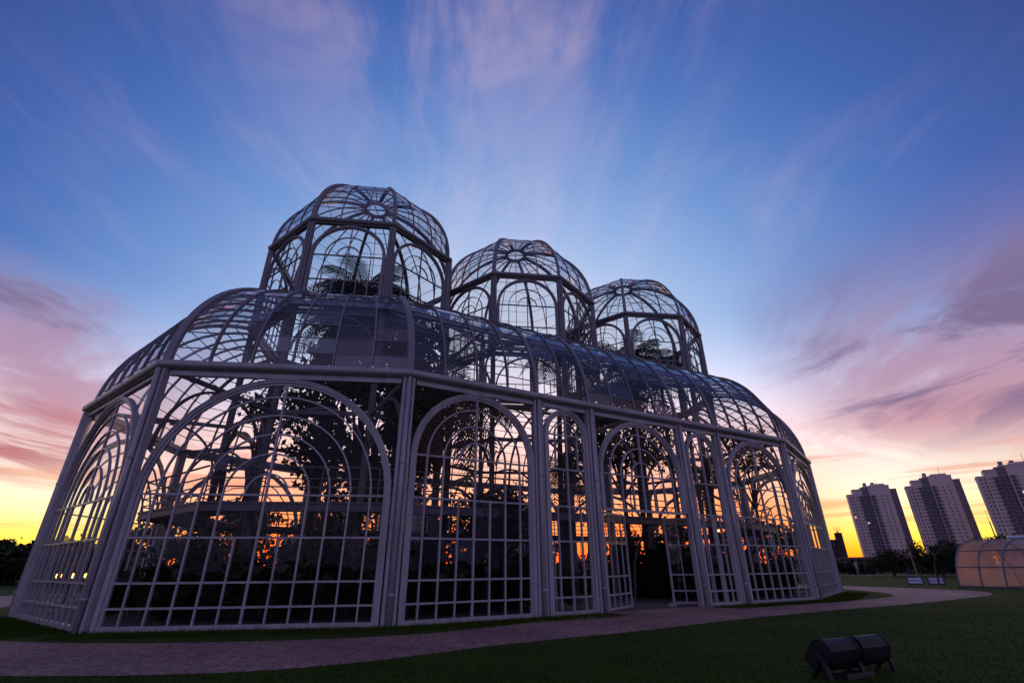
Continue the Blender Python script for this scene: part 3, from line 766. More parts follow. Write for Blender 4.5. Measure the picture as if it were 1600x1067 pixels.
# --- panes: the 300 largest in view are objects, the rest one glazing mesh
PANES.sort(key=lambda t: -t[0])
for a, v, f, par, roof in PANES[:300]:
    meshobj('pane', [p-GO for p in v], f, ROOFGLASS if roof else GLASS, par)
gz, gr = MB(GO), MB(GO)
for a, v, f, par, roof in PANES[300:]:
    m_ = gr if roof else gz; n0 = len(m_.v); m_.v += [tuple(p-GO) for p in v]; m_.f += [tuple(n0+i for i in q) for q in f]
nb_ = len(gz.v); gz.v += gr.v; nf = len(gz.f); gz.f += [tuple(nb_+i for i in q) for q in gr.f]
gl_ = meshobj('glazing', gz.v, gz.f, [GLASS, ROOFGLASS], GH)
gl_.data.polygons.foreach_set('material_index', [0]*nf+[1]*(len(gz.f)-nf)); tag(gl_, kind='stuff')
#--PART2--
# ================================================================== plants
def unit(n):
    v = rng.normal(size=(n, 3)); return v/np.linalg.norm(v, axis=1)[:, None]
def leaves(C, size, up=0.3, aspect=0.5):
    """one pointed leaf (4 corners) at every centre"""
    n = len(C); d = unit(n); d[:, 2] -= 0.25; d /= np.linalg.norm(d, axis=1)[:, None]
    nn = unit(n); nn[:, 2] += up; a = np.cross(d, nn); a /= np.linalg.norm(a, axis=1)[:, None]+1e-9
    s = (size*rng.uniform(0.55, 1.35, n))[:, None]
    V = np.empty((n, 4, 3)); V[:, 0] = C-d*s*0.5; V[:, 1] = C+a*s*aspect*0.5+d*s*0.05; V[:, 2] = C+d*s*0.5; V[:, 3] = C-a*s*aspect*0.5+d*s*0.05
    return V.reshape(-1, 3)
def clumps(center, radii, k, shell=0.55):
    u = unit(k); r = (shell+(1-shell)*rng.random(k))**0.8
    return np.asarray(center)+u*r[:, None]*np.asarray(radii)
def crown_pts(cl, n, spread):
    i = rng.integers(0, len(cl), n); g = rng.normal(size=(n, 3))
    g *= (np.minimum(np.linalg.norm(g, axis=1), 1.9)/np.linalg.norm(g, axis=1))[:, None]
    return cl[i]+g*spread*np.array([1, 1, 0.7])*rng.uniform(0.6, 1.25, len(cl))[i][:, None]
def tree(label, loc, crown_c, radii, ncl, nleaf, lsize, spread, trunk_r=0.16, m=None, group=None, name='tree', cat='tree'):
    t = empty(name, loc); tag(t, label, cat, group); L_ = np.array(loc, float)
    cl = clumps(np.asarray(crown_c)-L_, radii, ncl)
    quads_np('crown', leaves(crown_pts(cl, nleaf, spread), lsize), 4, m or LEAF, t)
    tb = MB(); top = np.asarray(crown_c)-L_; b0 = np.array([0, 0, -0.05]); fork = b0+(top-b0)*0.55+np.array([rng.normal()*.15, rng.normal()*.15, 0])
    tb.tube([b0, b0+(fork-b0)*.06, b0+(fork-b0)*.5+np.array([.06, -.05, 0]), fork], [trunk_r*1.35, trunk_r, trunk_r*.85, trunk_r*.7], 9)
    for q in cl[rng.choice(len(cl), min(9, len(cl)), replace=False)]:
        md = fork+(q-fork)*.5+np.array([0, 0, .12*np.linalg.norm(q-fork)]); tb.tube([fork, md, q], [trunk_r*.5, trunk_r*.3, trunk_r*.08], 6)
    tb.build('trunk', BARK, t, True); return t
def frond_mesh(n, length, droop, seed):
    r_ = np.random.default_rng(seed); V = []; f = []
    pts = []
    for i in range(n+1):
        s = i/n; pts.append(np.array([length*(s-0.12*s*s), 0, length*(0.42*s-droop*s*s)]))
    for i in range(n):   # rachis
        w = .012*(1-i/n)+.003; p, q = pts[i], pts[i+1]; k = len(V)
        V += [p+[0, -w, 0], p+[0, w, 0], q+[0, w*.8, 0], q+[0, -w*.8, 0]]; f.append((k, k+1, k+2, k+3))
    for i in range(2, n+1):
        s = i/n; ll = length*(.34*math.sin(math.pi*min(1, .12+s*.88))**.7+.04)
        for sg in (-1, 1):
            d = pts[i]-pts[i-1]; d = d/np.linalg.norm(d); o = np.array([0, sg, 0.0])
            tip = pts[i]+(d*.65+o*.75)*ll+np.array([0, 0, -ll*(.35+.3*r_.random())]); md = pts[i]+(d*.5+o*.6)*ll*.5+np.array([0, 0, ll*.02])
            w = d*.017; k = len(V); V += [pts[i]-w, pts[i]+w, md+w*.9, md-w*.9, tip]; f += [(k, k+1, k+2, k+3), (k+3, k+2, k+4)]
    me = bpy.data.meshes.new('frond'); me.from_pydata([tuple(v) for v in V], [], f); me.update(); me.materials.append(LEAF2); return me
FR = [frond_mesh(20, 1.0, d, i) for i, d in enumerate((.45, .7, .95, 1.2))]
def palm(label, loc, h, flen, nfr, lean=(0, 0), group=None):
    t = empty('palm_tree', loc); tag(t, label, 'palm', group)
    tb = MB(); pts = [np.array([lean[0]*s*s, lean[1]*s*s, h*s]) for s in np.linspace(0, 1, 15)]
    tb.tube(pts, [.15*(1-.35*i/14)+(.02 if i % 2 else 0) for i in range(15)], 9); tb.build('trunk', BARK, t, True)
    for k in range(nfr):
        o = bpy.data.objects.new('frond', FR[min(3, int(rng.random()*1.2+3*k/nfr))]); COL.objects.link(o); o.parent = t; o.location = pts[-1]
        o.rotation_euler = (rng.normal()*.15, -0.62+1.2*k/nfr+rng.normal()*.12, k*2.39996+rng.normal()*.1)
        s = flen*rng.uniform(.85, 1.15); o.scale = (s, s, s)
    return t
tree('large dark broadleaf tree filling the inside below the nearest dome', (-6.1, 18.6, 0), (-5.6, 18.3, 7.2), (3.1, 2.4, 4.3), 130, 17000, .28, .42, .2)
tree('slim sparse tree beside the inner column, left of the large broadleaf tree', (-8.9, 16.6, 0), (-8.7, 16.6, 6.3), (.8, .8, 1.0), 10, 420, .2, .3, .07)
tree('dark leafy tree behind the arch above the open door', (5.2, 23.6, 0), (5.0, 23.2, 7.2), (2.4, 2.0, 2.5), 44, 5200, .26, .5, .14)
tree('small leafy tree behind the wide arch at the far end of the long side', (12.2, 25.6, 0), (12.0, 25.4, 6.6), (1.5, 1.3, 1.1), 14, 1100, .24, .42, .09)
tree('round dark bush-like tree inside, between the first two domes', (-.4, 17.4, 0), (-.4, 17.3, 2.5), (1.5, 1.1, 1.0), 26, 3000, .2, .36, .1)
palm('tall palm whose crown fills the nearest dome', (-7.1, 19.3, 0), 12.6, 2.7, 34, (.2, .2))
palm('second palm leaning beside the tall one in the nearest dome', (-8.0, 20.2, 0), 11.7, 2.2, 26, (-.3, .4))
palm('palm with drooping fronds just inside, right of the near corner post', (-2.3, 16.8, 0), 6.4, 2.3, 26, (.1, .1))
palm('palm showing a few fronds at the foot of the middle dome', (2.3, 24.4, 0), 12.0, 2.3, 24, (.3, .2))
palm('palm on the left in the farthest dome', (6.9, 27.2, 0), 12.3, 2.6, 30, (.1, -.2))
palm('palm on the right in the farthest dome', (9.0, 28.0, 0), 12.2, 2.5, 28, (.2, .2))
palm('low palm inside the narrow bay left of the door', (2.0, 19.3, 0), 4.6, 1.7, 14, (.1, 0))
palm('short palm inside, right of the open door', (8.6, 22.6, 0), 4.9, 1.7, 14, (.1, 0))
# undergrowth in the beds inside: broad blades in tufts
HB = hull(7.55)
cl = []
def inside(p, r): 
    H_ = hull(r)
    return all(np.dot(Face(H_[i], H_[(i+1) % nH]).N, p-H_[i]) < 0 for i in range(nH))
while len(cl) < 620:
    p = np.array([rng.uniform(-16, 17), rng.uniform(10, 38)])
    if not inside(p, 6.6): continue
    q = p-Cc; tq, nq = np.dot(q, TT), np.dot(q, NN)
    if 6.0 < tq < 11.9 and -7 < nq: continue
    if abs(np.dot(p-c1, NN)) < .8: continue
    if np.dot(p-c1, NN) < 1.0 and rng.random() < .4: continue
    cl.append(p)
tv = []
for p in cl:
    back = np.dot(p-c1, NN) < 1.0; h = rng.uniform(.4, 1.1) if back else rng.uniform(.4, 1.5)*(1.6 if rng.random() < .12 else 1); n = 24
    for k in range(n):
        a = rng.uniform(0, 2*math.pi); l = h*rng.uniform(.6, 1.15); d = np.array([math.cos(a), math.sin(a)])*rng.uniform(.15, .6); s = np.array([-math.sin(a), math.cos(a)])*l*rng.uniform(.05, .13)
        b = np.array([p[0]+rng.normal()*.12, p[1]+rng.normal()*.12]); m1 = b+d*l*.55; m2 = b+d*l*1.1
        tv += [(*b, 0.0), (*(m1-s), l*.75), (*m2, l*rng.uniform(.6, 1.0)), (*(m1+s), l*.78)]
tv = [np.array(tv)]
k = 0
while k < 46:
    p = np.array([rng.uniform(-15, 16), rng.uniform(11, 37)])
    q = p-Cc; tq, nq = np.dot(q, TT), np.dot(q, NN)
    if not inside(p, 6.3) or (5.9 < tq < 12.0 and -7 < nq) or abs(np.dot(p-c1, NN)) < .9: continue
    if k < 16 and (np.linalg.norm(p-c1) > 7 or np.dot(p-c1, NN) < 1.5): continue
    h = rng.uniform(1.2, 2.5); r_ = rng.uniform(.6, 1.1); c_ = clumps((*p, h*.55), (r_, r_, h*.4), 9, .3); tv.append(leaves(crown_pts(c_, 330, .3), .24, aspect=.6)); k += 1
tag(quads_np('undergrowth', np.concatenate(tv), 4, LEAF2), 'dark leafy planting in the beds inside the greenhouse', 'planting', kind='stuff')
# wood beyond the greenhouse and along the horizon
wl_, tr_ = [], MB()
for k in range(640):
    az = R(rng.uniform(-74, 29)); az = R(rng.uniform(-70, -37)) if k < 130 else az; D = rng.uniform(58, 100)
    dens = 1.0 if math.degrees(az) < -36 else .4
    if rng.random() > dens: continue
    if math.degrees(az) > 29: continue
    if -31 < math.degrees(az) < 24 and int(math.degrees(az)+60)//4 % 2 == 0 and rng.random() < .75: continue   # clearings
    h = rng.uniform(2.2, 4.2)*D/75*(1.0 if abs(math.degrees(az)+2) > 34 else 1.75); x, y = D*math.sin(az), D*math.cos(az); r_ = rng.uniform(1.4, 2.6)*D/75
    c_ = clumps((x, y, h*(.62 if math.degrees(az) < -36 else .72)), (r_, r_, h*(.42 if math.degrees(az) < -36 else .30)), 9, .3); wl_.append(leaves(crown_pts(c_, 170, .5), .55, aspect=.7))
    tr_.tube([(x, y, 0), (x+rng.normal()*.2, y, h*.6)], [.16, .08], 5)
for k in range(26):   # taller trees of the wood behind the near end
    az = R(rng.choice((-26, -18, -10, -2))+rng.uniform(-1.6, 1.6)); D = rng.uniform(48, 60); h = rng.uniform(5, 8.5); x, y = D*math.sin(az), D*math.cos(az)
    c_ = clumps((x, y, h*.72), (1.7, 1.7, h*.26), 12, .3); wl_.append(leaves(crown_pts(c_, 260, .55), .5, aspect=.7)); tr_.tube([(x, y, 0), (x, y, h*.6)], [.16, .08], 5)
tag(quads_np('wood', np.concatenate(wl_), 4, LEAF), 'dark line of wood along the western horizon', 'wood', kind='stuff')
tag(tr_.build('wood_trunks', BARK), 'dim trunks standing under the wood behind the greenhouse', 'trunks', kind='stuff')
hl = []; hf = []
for i in range(61):
    a = R(-90+i*2.6); e = (4.6 if math.degrees(a) < -34 else .25)+.5*math.sin(i*.9)+.4*math.sin(i*2.3)
    e = max(e, .05)
    for D, z in ((112, 0.0), (126, e*1.2), (170, e*1.4), (230, 0)): hl.append((D*math.sin(a), D*math.cos(a), z))
for i in range(60):
    for k in range(3): hf.append((4*i+k, 4*i+4+k, 4*i+5+k, 4*i+1+k))
tag(meshobj('hill', hl, hf, mat('hill_scrub', (.03, .04, .018), .95, .4, .08), None, True), kind='structure')
# trees at the right
for lab, x, y, h, rx, ncl, nl in (
    ('broad flat-topped tree behind the small vaulted glasshouse, in front of the right-hand towers', 56, 61, 3.5, 4.3, 40, 3600),
    ('dark tree below the gap between the two left towers', 45.5, 57, 2.6, 2.6, 26, 2200),
    ('low dark tree left of the curved pole', 41.5, 58.5, 1.82, 2.4, 22, 1800),
    ('dark spreading tree behind the two information boards', 42.5, 50.5, 2.47, 2.7, 28, 2500),
    ('dark tree at the left of the low red building, beyond the far walk', 41, 77, 1.8, 2.2, 20, 1500)):
    tree(lab, (x, y, 0), (x, y, h*.66+.35), (rx, rx*.8, h*.42), ncl, nl, .30, .42, .14, group='trees beyond the lawn at right')
# hedge masses beneath them
hv = []
for k in range(60):
    x = rng.uniform(38, 62); y = 76-(x-38)*.62+rng.uniform(-3, 3); c_ = clumps((x, y, .75), (1.5, 1.2, .7), 8, .3); hv.append(leaves(crown_pts(c_, 160, .35), .3, aspect=.7))
tag(quads_np('shrubbery', np.concatenate(hv), 4, LEAF), 'dark shrubbery along the far side of the lawn at right', 'shrubs', kind='stuff')

# lawn blades near the camera
fo = sorted([(p[0], p[1]) for p in co_ if p[1] < 24.5 and -9 < p[0] < 22 and p[1] < 0.9*p[0]+12], key=lambda q: q[0])
fx, fy = np.array(fo).T
n = 150000
r_ = 4.6+24*rng.random(n)**2.4; aa = np.radians(rng.uniform(-52, 58, n)); gx, gy = r_*np.sin(aa), r_*np.cos(aa)
ok = gy < np.interp(gx, fx, fy)+rng.normal(0, .03, n); gx, gy = gx[ok], gy[ok]; n = len(gx)
def blades(gx, gy, hmin, hmax, w):
    n = len(gx); a = rng.uniform(0, 2*math.pi, n); h = rng.uniform(hmin, hmax, n); V = np.zeros((n, 3, 3))
    V[:, 0, 0] = gx-np.cos(a)*w; V[:, 0, 1] = gy-np.sin(a)*w; V[:, 1, 0] = gx+np.cos(a)*w; V[:, 1, 1] = gy+np.sin(a)*w
    b = rng.uniform(0, 2*math.pi, n); l = h*rng.uniform(.2, .9, n); V[:, 2, 0] = gx+np.cos(b)*l; V[:, 2, 1] = gy+np.sin(b)*l; V[:, 2, 2] = h
    return V.reshape(-1, 3)
GR = mat('grass_blades', (.026, .070, .005), .85, 0, .8, spec=.05, col2=(.072, .108, .010), trans=.15)
gb = [blades(gx, gy, .015, .045, .006)]
ix, iy = np.array([(p[0], p[1]) for p in ci]).T
H_ = offset_hull(.12)
for i in (0, 1, 2, 3):   # strip between path and wall
    F = Face(H_[i], H_[(i+1) % nH]); m_ = int(F.len*900); t_ = rng.uniform(0, F.len, m_); o_ = rng.random(m_)*1.1
    if i == 2: k_ = ~((t_ > 6.1) & (t_ < 10.5)); t_, o_ = t_[k_], o_[k_]
    gb.append(blades(F.P[0]+F.T[0]*t_+F.N[0]*o_, F.P[1]+F.T[1]*t_+F.N[1]*o_, .02, .085, .006))
tag(quads_np('grass', np.concatenate(gb), 3, GR), 'short dark lawn grass beside the path', 'grass', kind='stuff')

# ================================================================== towers and buildings
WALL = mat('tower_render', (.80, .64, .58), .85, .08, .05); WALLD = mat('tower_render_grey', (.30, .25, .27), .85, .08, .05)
WIN = mat('tower_window', (.03, .03, .04), .15, .2, .5, spec=.7); FRM = mat('tower_frame', (.55, .45, .44), .7, .05)
LITW = emit('lit_window', (1.0, .72, .38), 1.0)
def win_mesh(w, h, m2):
    mb = MB(); t = .14
    mb.box(-w/2-t, -w/2, -.16, 0, -h/2-t, h/2+t); mb.box(w/2, w/2+t, -.16, 0, -h/2-t, h/2+t)
    mb.box(-w/2, w/2, -.16, 0, -h/2-t, -h/2); mb.box(-w/2, w/2, -.16, 0, h/2, h/2+t)
    nf = len(mb.f); mb.box(-w/2, w/2, -.05, 0, -h/2, h/2)
    me = bpy.data.meshes.new('window'); me.from_pydata(mb.v, [], mb.f); me.materials.append(FRM); me.materials.append(m2)
    for i, p in enumerate(me.polygons): p.material_index = 1 if i >= nf else 0
    return me
W_S, W_L, W_LIT = win_mesh(.9, 1.1, WIN), win_mesh(2.9, 2.45, WIN), win_mesh(1.3, 1.3, LITW)
def tower(label, azc_, D, w, hs, seed, tanks=1):
    x, y = D*math.sin(R(azc_)), D*math.cos(R(azc_)); t = empty('apartment_tower', (x, y, 0), -R(azc_)+.10); tag(t, label, 'tower', 'apartment towers on the skyline')
    r_ = random.Random(seed); h = hs
    X = lambda f: (f-.5)*w
    blocks = [('wing', 0, .16, 3.5, h*.885, WALL), ('bay_block', .125, .31, 1.8, h*.945, WALL), ('core_block', .30, .46, 2.6, h*.965, WALLD), ('core_block', .445, .86, 0, h*.975, WALL), ('wing', .845, 1.0, 5.5, h*.93, WALLD)]
    for nm, a, b, y0, hh, m in blocks:
        mb = MB(); mb.box(X(a), X(b), y0, y0+18, 0, hh); mb.box(X(a)-.3, X(b)+.3, y0-.3, y0+18.3, hh, hh+.9); mb.build(nm, m, t)
    mb = MB(); mb.box(X(.36), X(.82), 3, 14, h*.97, h*.995); mb.box(X(.52), X(.80), 4, 12, h*.995, h*1.015); mb.build('roof_plant', WALL, t)
    for q in range(tanks):
        mb = MB(); mb.tube([(X(.42+.16*q), 8, h*.99), (X(.42+.16*q), 8, h*1.01+2.2)], 1.5, 10); mb.build('roof_tank', WALLD, t)
    mb = MB(); mb.tube([(X(.6+.05*seed), 7, h), (X(.6+.05*seed), 7, h+5+seed)], .12, 5); mb.build('roof_aerial', DARK, t)
    nfl = int(h*.9/2.95)
    colsW = [(.05, 3.5, W_S), (.11, 3.5, W_S), (.17, 1.8, W_S), (.215, 1.8, W_S), (.27, 1.8, W_L), (.355, 2.6, W_L), (.42, 2.6, W_L), (.50, 0, W_L), (.555, 0, W_S), (.66, 0, W_S), (.76, 0, W_S), (.90, 5.5, W_S), (.955, 5.5, W_S)]
    for fx_, y0, me in colsW:
        for k in range(1, nfl):
            if k*2.95+1.6 > h*.88: continue
            mm = W_LIT if r_.random() < .006 else me
            o = bpy.data.objects.new('window', mm); COL.objects.link(o); o.parent = t; o.location = (X(fx_), y0, k*2.95+1.6)
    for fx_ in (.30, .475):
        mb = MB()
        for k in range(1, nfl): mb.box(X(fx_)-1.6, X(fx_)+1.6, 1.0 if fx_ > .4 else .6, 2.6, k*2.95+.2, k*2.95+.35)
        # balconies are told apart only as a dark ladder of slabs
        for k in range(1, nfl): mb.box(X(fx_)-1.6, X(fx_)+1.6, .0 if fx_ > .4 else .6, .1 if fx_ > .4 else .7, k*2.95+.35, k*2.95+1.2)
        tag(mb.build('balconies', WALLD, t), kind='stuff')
tower('apartment tower closest to the greenhouse, leftmost of the three', 35.5, 600, 41, 71.5, 1, 2)
tower('apartment tower in the middle of the three on the skyline', 40.05, 590, 40, 74.5, 2)
tower('apartment tower cut by the right edge, rightmost of the three', 45.2, 560, 43, 74, 3, 2)
BRK = mat('red_brick_wall', (.16, .085, .075), .9, .2, .8, .2, 20)
t = empty('low_building', (61, 92, 0), R(-33)); tag(t, 'long low reddish building under flat roof below the left tower', 'building')
mb = MB(); mb.box(-9, 9, 0, 6, 0, 2.0); mb.build('wall', BRK, t)
mb = MB(); mb.box(-9.6, 9.6, -.8, 6.5, 2.0, 2.35); mb.build('roof', mat('flat_roof', (.17, .12, .12), .8), t)
for k in range(7): mb = MB(); mb.box(-8+k*2.4, -6.6+k*2.4, -.06, 0, .7, 1.6); mb.build('window', WIN, t)
for k in range(8): mb = MB(); mb.box(-9.3+k*2.6, -9.1+k*2.6, -.7, -.5, 0, 2.0); mb.build('pillar', PAINT_IN, t)
t = empty('block_building', (105.5, 170, 0), R(-32)); tag(t, 'small dark block building against the yellow horizon beside the greenhouse end', 'building')
DKW = mat('dark_render', (.06, .045, .045), .9)
mb = MB(); mb.box(-3.2, 1.2, 0, 8, 0, 8.6); mb.build('wall', DKW, t); mb = MB(); mb.box(-.6, 1.6, -.5, 7, 0, 10.6); mb.build('stair_tower', DKW, t)
for i in range(3):
    for j in range(2): mb = MB(); mb.box(-2.8+j*1.1, -2.1+j*1.1, -.05, .0, 1.5+i*2.6, 2.7+i*2.6); mb.build('window', WIN, t)
mb = MB()
for q in range(5): mb.tube([(.5, 3, 10.5), (.5+(q-2)*.5, 3, 12.2+q % 2*.5)], .06, 5)
mb.build('roof_aerial', DARK, t)
t = empty('aerial_mast', (339, 367, 0)); tag(t, 'thin aerial mast on the horizon between two towers', 'mast')
mb = MB(); mb.tube([(0, 0, 0), (0, 0, 28)], .35, 6); mb.build('mast', DARK, t); mb = MB(); mb.tube([(0, 0, 28), (0, 0, 36)], .14, 5); mb.build('whip', DARK, t)
# roof with blue barrel vault
t = empty('barrel_roofed_shed', (43.3, 42.2, 0), R(-42)); tag(t, 'blue-grey barrel roofed shed behind the small vaulted glasshouse', 'shed')
mb = MB(); mb.box(-2, 6, 0, 5, 0, 2.4); mb.build('wall', WALLD, t)
mb = MB(); pr_ = [(2.9*math.cos(a), 1.0*math.sin(a)) for a in np.linspace(0, math.pi, 16)]
mb.sweep([(np.array([x, 2.5, 2.4]), np.array([0, 1.0, 0]), np.array([0, 0, 1.0])) for x in (-2.4, 6.4)], pr_); mb.build('roof', mat('blue_roof', (.25, .28, .36), .4, .06), t)
# small vaulted glasshouse
POLY = bpy.data.materials.new('polycarbonate'); POLY.use_nodes = True
_t = POLY.node_tree; _b = _t.nodes['Principled BSDF']; _b.inputs['Base Color'].default_value = (.62, .48, .45, 1); _b.inputs['Roughness'].default_value = .25
_tr = _t.nodes.new('ShaderNodeBsdfTranslucent'); _tr.inputs[0].default_value = (.95, .70, .62, 1); _mx = _t.nodes.new('ShaderNodeMixShader'); _mx.inputs[0].default_value = .8
_w = _t.nodes.new('ShaderNodeTexWave'); _w.inputs['Scale'].default_value = 6; _bp = _t.nodes.new('ShaderNodeBump'); _bp.inputs['Strength'].default_value = .2
_t.links.new(_w.outputs['Fac'], _bp.inputs['Height']); _t.links.new(_bp.outputs[0], _b.inputs['Normal'])
_t.links.new(_b.outputs[0], _mx.inputs[1]); _t.links.new(_tr.outputs[0], _mx.inputs[2]); _tp = _t.nodes.new('ShaderNodeBsdfTransparent'); _tp.inputs[0].default_value = (.95, .82, .78, 1); _m3 = _t.nodes.new('ShaderNodeMixShader'); _m3.inputs[0].default_value = .5
_t.links.new(_mx.outputs[0], _m3.inputs[1]); _t.links.new(_tp.outputs[0], _m3.inputs[2]); _t.links.new(_m3.outputs[0], _t.nodes['Material Output'].inputs[0])
g0 = np.array([24.52, 29.85]); gd = np.array([.37, -.929]); gn = np.array([.929, .37])
t = empty('vaulted_glasshouse', (*g0, 0)); tag(t, 'small vaulted glasshouse of pinkish translucent panels at the right edge', 'greenhouse')
half = [(0, 0), (.13, .55), (.30, 1.02), (.55, 1.45), (.95, 1.85), (1.45, 2.15), (2.1, 2.36), (2.9, 2.46)]
pf = half+[(5.8-s, z) for s, z in reversed(half[:-1])]
gp = lambda l, s, z, off=0: np.array([*(gd*l+gn*s), z])
for l in [k*1.08 for k in range(9)]:
    mb = MB(); mb.tube([gp(l, s, z) for s, z in pf], .045, 6); mb.build('rib', STEEL, t)
for (s, z) in (pf[2], pf[4], pf[7], pf[-3], pf[-5]):
    mb = MB(); mb.tube([gp(-.02, s, z), gp(8*1.08+.02, s, z)], .032, 6); mb.build('purlin', STEEL, t)
mb = MB(); mb.box(-.1, .1, -.1, .1, 0, .1); 
mb = MB(); mb.bar(gp(0, -.06, .06), gp(8.7, -.06, .06), .1, .12); mb.build('kerb', PAINT_IN, t)
for k in range(8):
    for a, b in ((0, 2), (2, 4), (4, 7), (7, 10), (10, 12), (12, 14)):
        v = []; 
        for q in range(a, b+1): v += [gp(k*1.08+.03, *pf[q]), gp(k*1.08+1.05, *pf[q])]
        meshobj('panel', v, [(2*i, 2*i+1, 2*i+3, 2*i+2) for i in range(b-a)], POLY, t, True)
v = [gp(0, s, z) for s, z in pf]; meshobj('end_panel', v, [tuple(range(len(v)))], POLY, t)

# ================================================================== small things
def person(label, loc, rz, h, shirt, trous, pose='stand', hands=True):
    s = h/1.72
    J = {'pel': (0, 0, .95, .135), 'bel': (0, .01, 1.10, .125), 'che': (0, 0, 1.30, .15), 'nec': (0, -.01, 1.46, .06), 'hed': (0, -.035, 1.56, .085), 'top': (0, -.03, 1.66, .075)}
    E_ = [('pel', 'bel'), ('bel', 'che'), ('che', 'nec'), ('nec', 'hed'), ('hed', 'top')]
    for sd_, sg in (('l', -1), ('r', 1)):
        st = .05*sg if pose == 'walk' else 0
        J['hip'+sd_] = (.085*sg, 0, .88, .1); J['kne'+sd_] = (.095*sg, -.03-st, .48, .065); J['ank'+sd_] = (.1*sg, .03+st*2, .08, .045); J['toe'+sd_] = (.11*sg, -.13+st*2, .035, .04)
        E_ += [('pel', 'hip'+sd_), ('hip'+sd_, 'kne'+sd_), ('kne'+sd_, 'ank'+sd_), ('ank'+sd_, 'toe'+sd_)]
        J['sho'+sd_] = (.17*sg, 0, 1.38, .065); E_.append(('che', 'sho'+sd_))
        if pose == 'lean': J['elb'+sd_] = (.22*sg, -.14, 1.16, .045); J['wri'+sd_] = (.16*sg, -.34, 1.06, .032); J['han'+sd_] = (.13*sg, -.43, 1.05, .036)
        else: J['elb'+sd_] = (.235*sg, .03, 1.12, .045); J['wri'+sd_] = (.24*sg, -.04, .88, .03); J['han'+sd_] = (.235*sg, -.06, .79, .036)
        E_ += [('sho'+sd_, 'elb'+sd_), ('elb'+sd_, 'wri'+sd_), ('wri'+sd_, 'han'+sd_)]
        if hands:
            hx, hy, hz, _ = J['han'+sd_]; fd = np.array([0, -1, -.25]) if pose == 'lean' else np.array([0, -.3, -1])
            fd = fd/np.linalg.norm(fd)
            for q in range(4):
                a = np.array([hx+(q-1.5)*.017, hy, hz])+fd*.03; b = a+fd*(.055, .065, .06, .05)[q]; c_ = b+fd*.02+np.array([0, -.012, -.012])
                J[f'f{sd_}{q}a'] = (*a, .0095); J[f'f{sd_}{q}b'] = (*b, .0085); J[f'f{sd_}{q}c'] = (*c_, .007); E_ += [('han'+sd_, f'f{sd_}{q}a'), (f'f{sd_}{q}a', f'f{sd_}{q}b'), (f'f{sd_}{q}b', f'f{sd_}{q}c')]
            J[f'th{sd_}'] = (hx-sg*.04, hy+fd[1]*.03, hz+fd[2]*.03, .01); E_.append(('han'+sd_, f'th{sd_}'))
    ks = list(J); me = bpy.data.meshes.new('person'); me.from_pydata([tuple(c*s for c in J[k][:3]) for k in ks], [(ks.index(a), ks.index(b)) for a, b in E_], [])
    o = bpy.data.objects.new('tmp', me); COL.objects.link(o); md = o.modifiers.new('s', 'SKIN')
    for k, sv in zip(ks, me.skin_vertices[0].data): sv.radius = (J[k][3]*s, J[k][3]*s*(.75 if k in ('che', 'bel', 'pel') else 1)); sv.use_root = (k == 'pel')
    o.modifiers.new('b', 'SUBSURF').render_levels = 1; o.modifiers['b'].levels = 1
    dg = bpy.context.evaluated_depsgraph_get(); m2 = bpy.data.meshes.new_from_object(o.evaluated_get(dg)); bpy.data.objects.remove(o)
    m2.materials.clear()
    for m in (shirt, trous, SKIN, DARK): m2.materials.append(m)
    for p in m2.polygons:
        x, y, z = (q/s for q in p.center); r_ = math.hypot(x, 0)
        i = 0
        if z > 1.45: i = 2
        elif z < .09: i = 3
        elif pose == 'lean' and y < -.22 and z > .95: i = 2
        elif r_ > .19 and z < 1.0: i = 2
        elif z < .98 and r_ < .2: i = 1
        p.material_index = i; p.use_smooth = True
    o = bpy.data.objects.new('person', m2); COL.objects.link(o); o.location = loc; o.rotation_euler = (0, 0, rz); tag(o, label, 'person')
    hb = MB(); hb.ball((0, .0, 1.605*s), (.095*s, .108*s, .115*s), 12, 8); hb.v = [(x, y+.012*s, max(z, 1.56*s)) if y < -.03*s else (x, y, z) for x, y, z in hb.v]
    hb.build('hair', HAIR, o, True); return o
SH1 = mat('grey_shirt', (.20, .19, .24), .8); SH2 = mat('dark_shirt', (.06, .05, .06), .8); TR1 = mat('black_trousers', (.015, .015, .018), .8); TR2 = mat('blue_jeans', (.10, .12, .22), .85)
PINK = mat('pale_pink_top', (.6, .42, .42), .8); WHT = mat('white_trousers', (.6, .56, .56), .8)
person('person in a grey shirt and black trousers standing at the walkway railing inside', (-8.75, 14.75, ZW+.005), R(200), 1.78, SH1, TR1, 'lean')
person('person in dark clothes on the walkway, right of the one in the grey shirt', (-8.1, 15.25, ZW+.005), R(150), 1.62, SH2, TR1)
person('person in dark clothes on the far walk beside the pale pink top', (43.6, 69.8, .025), R(20), 1.7, SH2, TR1, hands=False)
person('person in a pale pink top and white trousers on the far walk', (44.4, 69.2, .025), R(-30), 1.66, PINK, WHT, 'walk', hands=False)
person('person in dark shirt and blue jeans beside the pale pink top', (45.3, 68.9, .025), R(40), 1.66, SH2, TR2, hands=False)
person('person in a grey shirt and blue jeans alone before the dark shrubs', (48.8, 66.2, .025), R(70), 1.64, SH1, TR2, 'walk', hands=False)
